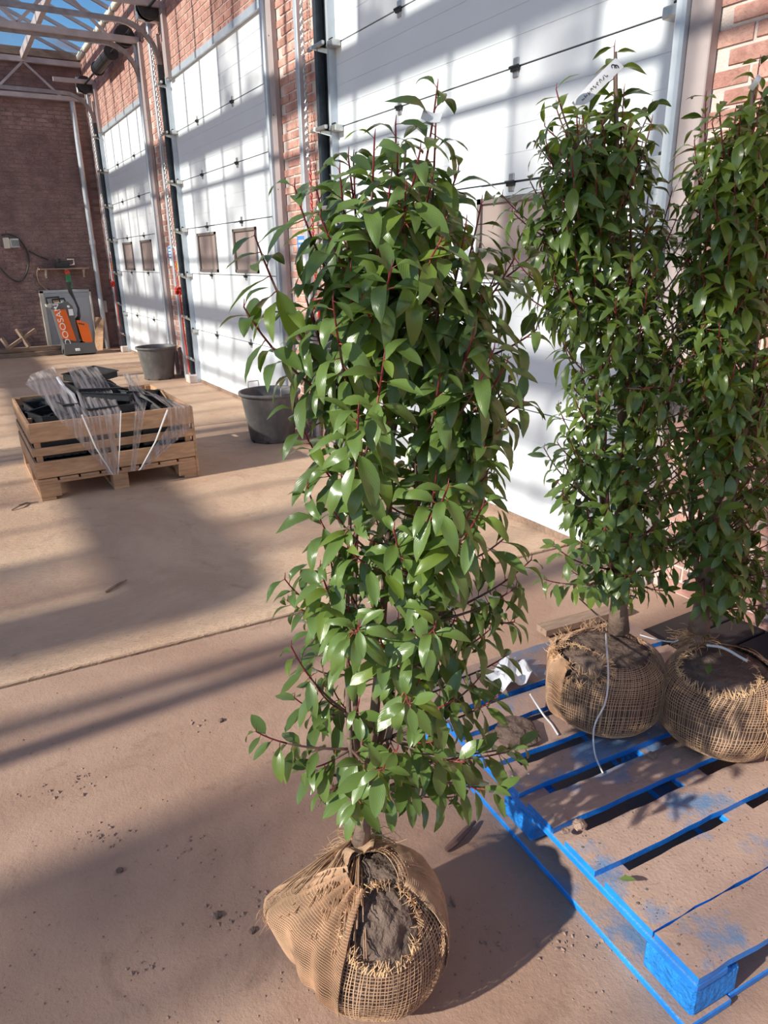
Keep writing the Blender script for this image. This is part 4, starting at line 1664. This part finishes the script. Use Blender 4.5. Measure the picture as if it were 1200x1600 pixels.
pot((2.44, 6.20, 0), 'black nursery tub with a wire handle, standing before the brick pier', R_(100))
pot((2.50, 10.62, 0), 'black nursery tub standing by the farther brick pier', R_(30), False)
b = MB()
pp = gnd(228, 572)
for k in range(40):
    a = pp + Vector((rnd.uniform(-.5, .5), rnd.uniform(-.22, .12), .004))
    d = Vector((rnd.uniform(-1, 1), rnd.uniform(-.5, .5), rnd.uniform(-.02, .12))) * rnd.uniform(.03, .14)
    b.tube([a, a + d * .5 + Vector((0, 0, .012)), a + d], .003, 3)
tag(b.build('straw_litter', 'jute'), 'loose straw lying on the floor left of the farther tub', 'straw', None, 'stuff')

# ------------------------------------------------------------------ timber crate of trays
CR = thing('pallet_crate', 'pine pallet crate with slatted sides standing on the open floor', 'crate', (.34, 5.39, 0))
CX, CY = 1.13, 1.22
def cb(name, lo, hi, mt='pine', bev=.003):
    b = MB(); b.bbox(lo, hi, bev); return b.build(name, mt, CR)
for y0 in (0, .535, 1.10):
    for x0, x1 in ((0, .14), (.50, .61), (.99, CX)):
        cb('block', (x0, y0, .022), (x1, y0 + .12, .118))
    cb('stringer_board', (0, y0, .118), (CX, y0 + .12, .138))
for x0, x1 in ((0, .10), (.50, .61), (1.03, CX)):
    cb('bottom_board', (x0, 0, 0), (x1, CY, .022))
for i in range(8):
    cb('deck_board', (.0 + i * .1425, 0, .138), (.0 + i * .1425 + .128, CY, .158))
for (z0, z1) in ((.165, .285), (.325, .385), (.425, .562)):
    for yy in (-.004, CY - .018):
        cb('side_slat', (0, yy, z0 + rnd.uniform(-.003, .003)), (CX, yy + .020, z1))
    for xx in (-.004, CX - .016):
        cb('side_slat', (xx, .018, z0 + rnd.uniform(-.003, .003)), (xx + .020, CY - .02, z1))
for xx in (.018, CX - .06, .52):
    for yy in (.018, CY - .04):
        cb('corner_post', (xx, yy, .158), (xx + .042, yy + .022, .556))
for xx in (.022, CX - .062):
    cb('corner_post', (xx + (-.0), .24, .158), (xx + .03, .262, .556))
cb('corner_post', (CX - .002, -.004, .0), (CX + .017, .05, .556))
# trays: black slatted plant trays thrown in and stacked
def tray_mesh():
    b = MB()
    L, W_, H = .325, .255, .055
    b.box((-L / 2, -W_ / 2, 0), (L / 2, -W_ / 2 + .006, H)); b.box((-L / 2, W_ / 2 - .006, 0), (L / 2, W_ / 2, H))
    b.box((-L / 2, -W_ / 2, 0), (-L / 2 + .006, W_ / 2, H)); b.box((L / 2 - .006, -W_ / 2, 0), (L / 2, W_ / 2, H))
    b.box((-L / 2 - .01, -W_ / 2 - .01, H - .006), (L / 2 + .01, -W_ / 2 + .008, H)); b.box((-L / 2 - .01, W_ / 2 - .008, H - .006), (L / 2 + .01, W_ / 2 + .01, H))
    b.box((-L / 2 - .01, -W_ / 2, H - .006), (-L / 2 + .008, W_ / 2, H)); b.box((L / 2 - .008, -W_ / 2, H - .006), (L / 2 + .01, W_ / 2, H))
    for k in range(1, 6):
        x = -L / 2 + L * k / 6
        b.box((x - .008, -W_ / 2, 0), (x + .008, W_ / 2, .008))
    for k in range(1, 4):
        y = -W_ / 2 + W_ * k / 4
        b.box((-L / 2, y - .008, 0), (L / 2, y + .008, .008))
    return b.mesh('plant_tray', 'black')
TM = tray_mesh()
tq = random.Random(12)
spots = []
for ix, cx in enumerate((.20, .56, .92)):
    for iy, cy in enumerate((.17, .46, .75, 1.04)):
        n = (5, 7, 4)[ix] + (0, 0, 1, 0)[iy]
        for k in range(n):
            spots.append((cx + tq.uniform(-.006, .006), cy + tq.uniform(-.006, .006), .162 + k * .0665, tq.uniform(-.03, .03), 0, 0))
spots += [(.98, .24, .50, .5, .45, .35), (.98, .60, .50, .3, .25, .5), (.24, .32, .535, .5, .12, -.1), (.52, .45, .665, .25, .08, .1), (.22, .80, .55, 1.3, -.1, .12), (.23, .24, .50, .25, -.14, .10), (.22, .55, .53, .2, .12, .08), (.36, .30, .60, .35, .12, .08), (.60, .30, .62, -.3, -.14, .1), (.75, .50, .60, .8, .1, .2), (.95, .85, .50, .9, -.2, .2), (.58, .85, .71, .6, .1, -.06)]
wrd = ['lower', 'upper']
for i, (x, y, z_, rz, rx_, ry_) in enumerate(spots):
    o = link('plant_tray', TM)
    o.matrix_world = Matrix.Translation((.34 + x, 5.39 + y, z_)) @ Matrix.Rotation(rz, 4, 'Z') @ Matrix.Rotation(rx_, 4, 'X') @ Matrix.Rotation(ry_, 4, 'Y')
    tag(o, 'black slatted plastic plant tray heaped in the pine crate', 'tray', 'trays heaped in the pine crate')
# stretch film pulled over the heap and down to the pallet's middle block
def film_strip(rows, name, label, mt='film', wrinkle=.006, n=18, seed=0):
    """rows: [(left point, right point), ...] from the back over the heap to the foot"""
    rows = [(Vector(a), Vector(b_)) for a, b_ in rows]
    P = []
    for i in range(len(rows) - 1):
        for k in range(7):
            t = k / 7
            A = rows[i][0].lerp(rows[i + 1][0], t); B_ = rows[i][1].lerp(rows[i + 1][1], t)
            rr = []
            for j in range(n + 1):
                u = j / n
                p = A.lerp(B_, u)
                w_ = wrinkle * noise.noise(Vector((u * 14 + seed, (i + t) * .8, seed)))
                rr.append(p + Vector((0, -w_, w_)))
            P.append(rr)
    P.append([rows[-1][0].lerp(rows[-1][1], j / n) for j in range(n + 1)])
    b = MB(); b.grid(P)
    o = b.build(name, mt, None, True)
    return tag(o, label, 'stretch film')
FY = 5.39 - .028
TX = lambda px, py, y: aty(px, py, y)
film_strip([(TX(48, 585, 6.35), TX(84, 572, 6.4)), (TX(40, 600, 5.9), TX(92, 592, 5.9)), (TX(70, 625, 5.62), TX(115, 622, 5.62)), (TX(92, 655, FY), TX(136, 650, FY)), (TX(172, 742, FY - .01), TX(182, 742, FY - .01))],
           'stretch_film', 'clear stretch film pulled over the left part of the tray heap', seed=1)
film_strip([(TX(103, 570, 6.3), TX(152, 574, 6.3)), (TX(112, 590, 5.95), TX(165, 592, 5.95)), (TX(122, 620, 5.62), TX(178, 618, 5.62)), (TX(131, 651, FY), TX(189, 641, FY)), (TX(168, 742, FY - .012), TX(186, 741, FY - .012))],
           'stretch_film', 'broad striped band of stretch film over the middle of the tray heap', seed=5, wrinkle=.012)
film_strip([(TX(192, 584, 6.2), TX(216, 585, 6.2)), (TX(198, 600, 5.9), TX(222, 608, 5.9)), (TX(206, 622, 5.62), TX(231, 622, 5.62)), (TX(211, 641, FY), TX(227, 640, FY)), (TX(204, 736, FY - .012), TX(211, 736, FY - .012))],
           'stretch_film', 'narrow twisted band of stretch film right of the broad one', seed=9, wrinkle=.014)
film_strip([(TX(222, 608, 5.9), TX(275, 628, 5.9)), (TX(262, 636, FY), TX(300, 634, FY)), (TX(262, 668, FY), TX(303, 665, FY)), (TX(216, 735, FY - .012), TX(224, 734, FY - .012))],
           'stretch_film', 'fan of stretch film over the right corner of the crate', seed=13, wrinkle=.012)
for pts, r_, lb in (([(262, 640), (243, 690), (219, 734)], .007, 'white bunched cord of film slanting down the right of the crate front'),
                    ([(128, 648), (150, 700), (176, 742)], .006, 'bunched edge of film slanting down the left of the crate front'),
                    ([(189, 642), (187, 700), (184, 742)], .004, 'bunched film edge hanging straight to the middle block')):
    b = MB()
    b.tube([TX(x, y, FY - .012) for x, y in pts], [r_, r_ * .8, r_ * .6], 6)
    tag(b.build('film_cord', 'film_fold'), lb, 'stretch film')
b = MB()
b.tube([TX(90, 590, 5.9), TX(100, 606, 5.8), TX(114, 618, 5.7), TX(122, 634, 5.55)], [.012, .016, .018, .008], 6)
tag(b.build('film_cord', 'film_fold'), 'shiny crumpled rope of film lying between the two film bands', 'stretch film')

# ------------------------------------------------------------------ far wall: door, shelf, charger, stacker
DY = WY - .03
t = tag(link('door_4', None), kind='structure')
x0, x1, zt = aty(60, 454, DY).x, aty(141, 452, DY).x, aty(100, 453, DY).z
b = MB(); b.bbox((x0 + .08, WY - .035, .02), (x1 - .03, WY + .02, zt - .05), .005); b.build('door_leaf', 'door_grey', t)
b = MB(); b.bbox((x0, WY - .05, 0), (x0 + .08, WY + .0, zt), .006); b.build('jamb', 'cream', t)
b = MB(); b.bbox((x1 - .035, WY - .05, 0), (x1, WY + .0, zt), .006); b.build('jamb', 'cream', t)
b = MB(); b.bbox((x0, WY - .05, zt - .05), (x1, WY + .0, zt), .006); b.build('head', 'door_grey', t)
b = MB(); b.bbox((x0 + .13, WY - .042, .1), (x1 - .08, WY - .034, zt - .14), .003); b.build('raised_panel', 'door_grey', t)
# shelf
A, B_ = aty(60, 419, WY - .1), aty(137, 416, WY - .1)
t = thing('wall_shelf', 'small brown wooden shelf with angle brackets on the far brick wall', 'shelf', (A.x, WY - .002, A.z - .02))
b = MB(); b.bbox((0, -.25, -.012), (B_.x - A.x, 0, .012), .003); b.build('board', 'old_wood', t)
for xx in (.12, .47, .78):
    b = MB(); b.bar((xx, -.002, -.30 if xx == .47 else -.16), (xx, -.002, -.012), .03, .006, up=(0, 1, 0)); b.bar((xx, -.2, -.016), (xx, 0, -.016), .03, .006); b.bar((xx, -.17, -.02), (xx, -.005, -.14), .014, .01); b.build('bracket', 'cream', t)
A2 = A + Vector((.45, 0, 0))
t = thing('battery_charger', 'black battery charger with leads on the wall shelf', 'charger', (A2.x - .16, WY - .13, A.z - .008))
b = MB(); b.bbox((0, -.08, 0), (.24, .08, .10), .012); b.build('case', 'black', t)
b = MB(); b.bbox((.04, -.05, .10), (.10, .05, .16), .008); b.build('terminal_box', 'hinge', t)
for k in range(6):
    b = MB(); b.bbox((.13 + .015 * k, -.083, .02), (.137 + .015 * k, -.078, .08), .001); b.build('fin', 'hinge', t)
b = MB(); b.tube([(.24, .0, .05), (.33, 0, .06), (.33, 0, .15), (.22, 0, .15)], .012, 6)
b.build('carry_handle', 'cream', t)
Q1, Q2 = aty(4, 374, WY - .05), aty(31, 386, WY - .05)
t = thing('wall_heater', 'light grey control box mounted on the far brick wall', 'box', (Q1.x, WY - .01, (Q1.z + Q2.z) / 2))
b = MB(); b.bbox((0, -.10, -.09), (.10, 0, .09), .01); b.build('end_cap', 'cream', t)
b = MB(); b.bbox((.10, -.08, -.075), (Q2.x - Q1.x, 0, .075), .008); b.build('housing', 'box_grey', t)
b = MB()
for k in range(6):
    b.box((.14 + k * .025, -.083, -.05), (.15 + k * .025, -.079, .05))
b.build('vent', 'hinge', t)
def wallpt(px, py, o_=.03): return aty(px, py, WY - o_)
def wcurve(name, pts, r_, mt, label, cat):
    return strand(name, [wallpt(x, y) for x, y in pts], r_, mt, label, cat, 6)
wcurve('charging_cable', [(2, 368), (14, 366), (30, 374), (42, 392), (45, 410), (40, 430), (30, 440), (18, 436), (6, 425), (0, 418)], .012, 'black', 'big hanging loop of black cable on the far brick wall', 'cable')
wcurve('charging_cable', [(45, 392), (60, 400), (76, 406)], .010, 'black', 'black lead running from the cable loop to the charger', 'cable')
wcurve('cable_pipe', [(60, 417), (58, 428), (62, 442), (75, 454)], .012, 'old_wood', 'thin brown cable curving down below the wall shelf', 'cable')
# white socket box and dark recess things right of the door
b = MB(); p = wallpt(161, 479); b.bbox((p.x - .06, WY - .06, p.z - .11), (p.x + .07, WY, p.z + .11), .01)
tag(b.build('switch_box', 'box_grey'), 'pale grey switch box low on the far wall beside the downpipe', 'switch')
b = MB(); p0 = gnd(160, 545); b.bar((2.42, WY - .30, 0.0), (2.56, WY - .08, .60), .16, .03)
tag(b.build('leaning_board', 'pine'), 'short pale board leaning in the far corner', 'board')
# timbers on the floor along the wall
for k, (ya, dz, xa, xb, lb) in enumerate(((.42, 0, -1.2, 1.98, 'long brown timber lying along the foot of the far wall'), (.30, 0, -.6, 2.1, 'timber lying nearest the far wall behind another'), (.36, .085, -.9, 1.9, 'timber lying on top of the two along the far wall'))):
    b = MB(); b.bbox((xa, WY - ya - .10, dz), (xb, WY - ya, dz + .08), .006)
    tag(b.build('timber_beam', 'old_wood'), lb, 'timber')
p = wallpt(92, 500)
b = MB(); b.bbox((p.x - .045, WY - .16, .17), (p.x + .045, WY - .12, 1.02), .004)
tag(b.build('timber_post', 'pine'), 'pale upright plank standing before the grey door', 'plank')
# crossed timbers
for (a, c_, lb) in (((26, 514), (45, 542), 'short timber crossing over another at the far left'), ((55, 515), (10, 546), 'long thin timber crossing under another at the far left'), ((3, 529), (14, 545), 'stub of timber at the left edge by the far wall')):
    b = MB(); b.bar(aty(a[0], a[1], WY - .50), aty(c_[0], c_[1], WY - .62), .06, .05)
    tag(b.build('crossed_timber', 'old_wood'), lb, 'timber')

# pallet stacker
JY = 14.45
def J(px, py, y=JY): return aty(px, py, y)
j0 = J(128, 552)
ST = thing('pallet_stacker', 'orange and grey electric pallet stacker parked at the far wall', 'forklift', (j0.x, JY, 0))
SC_ = abs(J(140, 500).x - J(100, 500).x) / 40      # metres per picture pixel there
def jx(px): return (px - 128) * SC_
ztop = lambda py: J(118, py).z
def prism(name, poly, y0, y1, mt, par=ST):
    """poly: (x, z) outline, extruded in y"""
    b = MB(); n = len(poly)
    vs = [(x, y0, z) for x, z in poly] + [(x, y1, z) for x, z in poly]
    b.add(vs, [tuple(range(n)), tuple(range(2 * n - 1, n - 1, -1))] + [(i, i + n, (i + 1) % n + n, (i + 1) % n) for i in range(n)])
    return b.build(name, mt, par)
Z = ztop
prism('mast_cover', [(jx(103), .06), (jx(127), .06), (jx(124), Z(478)), (jx(117), Z(470)), (jx(93), Z(476))], -.10, .30, 'grey_machine')
prism('chassis', [(jx(99), .03), (jx(150), .03), (jx(149), .22), (jx(101), .22)], -.16, .36, 'grey_machine')
prism('orange_panel', [(jx(94), Z(482)), (jx(112), Z(482)), (jx(121), Z(532)), (jx(100), Z(527))], -.125, -.10, 'orange')
hood = prism('battery_hood', [(jx(126), Z(500)), (jx(130), Z(500)), (jx(143), Z(506)), (jx(147), Z(541)), (jx(131), Z(533))], -.14, .28, 'orange')
prism('hood_slot', [(jx(128), Z(504)), (jx(137), Z(506)), (jx(137), Z(507.5)), (jx(128), Z(505.5))], -.146, -.139, 'black')
b = MB()
for pts in ([(88, 478), (87, 464), (106, 463), (108, 478)], [(97, 476), (96, 467), (114, 466), (117, 476)]):
    b.tube([(jx(x), .04, Z(y)) for x, y in pts], .018, 6)
b.build('load_guard', 'black', ST)
prism('fork_carriage', [(jx(85), Z(474)), (jx(112), Z(471)), (jx(114), Z(475)), (jx(92), Z(479)), (jx(86), Z(478))], .0, .2, 'cream')
b = MB()
b.tube([(jx(124), -.05, Z(424)), (jx(126), -.05, Z(450))], [.05, .035], 8)
b.build('tiller_head', 'green', ST)
b = MB()
b.tube([(jx(120), -.09, Z(426)), (jx(127), -.09, Z(424))], .035, 8)
b.build('tiller_button', 'red', ST)
b = MB()
b.tube([(jx(124), -.05, Z(440)), (jx(124.5), -.05, Z(455)), (jx(129), -.05, Z(468)), (jx(133), -.05, Z(482)), (jx(132), -.05, Z(494)), (jx(129), .0, Z(500))], [.05, .035, .02, .02, .03, .045], 8)
b.build('tiller_arm', 'black', ST)
b = MB(); b.bbox((jx(116), -.125, Z(492)), (jx(123), -.10, Z(482)), .004); b.build('sticker', 'paper', ST)
b = MB(); b.bbox((jx(117), -.175, Z(547)), (jx(124), -.155, Z(543)), .004); b.build('sticker', 'paper', ST)
for xx in (104, 145):
    b = MB(); b.tube([(jx(xx), -.10, .07), (jx(xx), .0, .07)], .07, 16); b.build('wheel', 'black', ST)
for xx in (102, 118):
    b = MB(); b.bbox((jx(xx), .36, .05), (jx(xx) + .14, .60, .10), .01); b.build('fork', 'grey_machine', ST)
for xx, yy in ((97, 479), (117, 478)):
    b = MB(); b.tube([(jx(xx), -.14, Z(yy)), (jx(xx), -.10, Z(yy))], .02, 10); b.build('lamp', 'paper', ST)
fc = bpy.data.curves.new('lettering', 'FONT')
fc.body = 'DOOSAN'
fc.size = .175
fc.extrude = .002
fc.align_x = 'CENTER'
fc.align_y = 'CENTER'
fc.materials.append(M['white_print'])
ft = bpy.data.objects.new('lettering_source', fc)
COL.objects.link(ft)
bpy.context.view_layer.update()
fm = bpy.data.meshes.new_from_object(ft.evaluated_get(bpy.context.evaluated_depsgraph_get()))
bpy.data.objects.remove(ft)
fo = link('lettering', fm, ST)
ang = atan2(Z(484) - Z(526), jx(100) - jx(106.5))
xa = Vector((cos(ang), 0, sin(ang))); ya = Vector((0, -1, 0)).cross(xa)
mt = Matrix((xa, ya, Vector((0, -1, 0)))).transposed().to_4x4()
mt.translation = ((jx(99.5) + jx(107)) / 2, -.130, (Z(487) + Z(524)) / 2)
fo.matrix_basis = mt @ Matrix.Diagonal((1.0, .78, 1, 1))

# ------------------------------------------------------------------ litter on the floor
q = random.Random(77)
b = MB()
def crumb(mb, p, r_):
    d = [Vector((q.uniform(-1, 1), q.uniform(-1, 1), q.uniform(-.5, 1))).normalized() for _ in range(0)]
    vs = [Vector((cos(a) * r_ * q.uniform(.6, 1.3), sin(a) * r_ * q.uniform(.6, 1.3), q.uniform(0, .5) * r_)) + p for a in (0, 1.57, 3.14, 4.71)]
    vs.append(p + Vector((q.uniform(-.3, .3) * r_, q.uniform(-.3, .3) * r_, r_ * q.uniform(.6, 1.1))))
    mb.add(vs, [(0, 1, 4), (1, 2, 4), (2, 3, 4), (3, 0, 4), (3, 2, 1, 0)])
for k in range(420):
    crumb(b, gnd(q.uniform(0, 560) if q.random() < .55 else q.uniform(560, 1000), q.uniform(1080, 1600)), q.uniform(.0012, .0045))
for (x, y, n, s_) in ((335, 1432, 22, 26), (420, 1400, 14, 18), (165, 1310, 26, 22), (120, 1220, 20, 20), (215, 1512, 10, 12), (890, 1470, 30, 22), (300, 1330, 16, 26), (310, 1135, 10, 14), (780, 1480, 10, 30), (50, 1240, 14, 18)):
    for k in range(n):
        crumb(b, gnd(q.gauss(x, s_), q.gauss(y, s_ * .55)), q.uniform(.002, .0075))
tag(b.build('soil_crumbs', 'soil_light'), 'scattered small crumbs of dry soil on the near floor', 'soil', None, 'stuff')
b = MB()
Mi = PAL.matrix_basis if False else (Matrix.Translation(PAL.location) @ Matrix.Rotation(R_(-4.2), 4, 'Z'))
for k in range(700):
    v0, v1 = DECK[q.choice((0, 0, 1, 1, 1, 2, 2, 3, 4))]
    crumb(b, Mi @ Vector((q.uniform(.01, .75) ** 1.0, q.uniform(v0 + .006, v1 - .006), PT)), q.uniform(.0010, .0030))
tag(b.build('soil_crumbs', 'soil_light'), 'fine crumbs of dry soil strewn over the pallet boards', 'soil', None, 'stuff')
def twig(pts, r_, label, mt='bark', nm='twig'):
    b = MB(); b.tube([gnd(x, y, zz) for x, y, zz in pts], [r_ * k for k in (.7, 1, .9, .5)][:len(pts)], 6)
    return tag(b.build(nm, mt), label, 'twig')
twig([(165, 925, .006), (175, 919, .012), (188, 911, .012), (198, 906, .008)], .008, 'short twig lying on the sunlit floor left of the lone laurel')
twig([(697, 1328, .010), (712, 1315, .018), (728, 1298, .018), (742, 1284, .014)], .011, 'dark stick of bark on the floor by the corner of the pallet', 'twig', 'bark_stick')
twig([(704, 1400, .003), (707, 1408, .006), (711, 1416, .003)], .003, 'tiny twig on the floor right of the lone root ball')
twig([(18, 797, .006), (30, 790, .02), (42, 786, .01), (60, 784, .008)], .008, 'thin dark twig on the floor in front of the pine crate')
twig([(768, 1040, .16), (790, 1038, .17), (818, 1030, .165)], .0025, 'thin wire-like twig on the rear pallet board')
twig([(905, 935, .50), (930, 958, .46), (955, 978, .43)], .003, 'bare dark side twig at the foot of the label-bearing laurel')
clod('stone', gnd(345, 1127), .011, 'small brown stone on the floor left of the lone laurel', 'stone', 'soil', 9)
clod('stone', gnd(187, 1361), .010, 'dark pebble on the near floor, lower left', 'stone', 'soil', 10)
clod('soil_clod', gnd(340, 1432), .011, 'dark soil crumb on the floor, left of the lone root ball', 'soil', 'soil', 11)
clod('soil_clod', gnd(395, 1455), .009, 'second dark soil crumb, nearer the lone root ball', 'soil', 'soil', 12)
# timber lying behind the pallet
b = MB()
b.bar(gnd(846, 985, .03), gnd(975, 950, .03), .07, .03)
tag(b.build('loose_plank', 'old_wood'), 'weathered grey plank lying just behind the pallet', 'plank')
M['dark_board'] = mat('near_black_board', (0.045, 0.034, 0.032), 0.85, var=0.3, vscale=6)  # near-black boards fill the dark area behind the pallet
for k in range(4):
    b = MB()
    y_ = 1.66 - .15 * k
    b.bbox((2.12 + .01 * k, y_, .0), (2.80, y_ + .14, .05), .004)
    tag(b.build('dark_plank', 'dark_board'), 'dark plank on the floor behind the right-hand root ball', 'plank', 'dark planks behind the pallet')
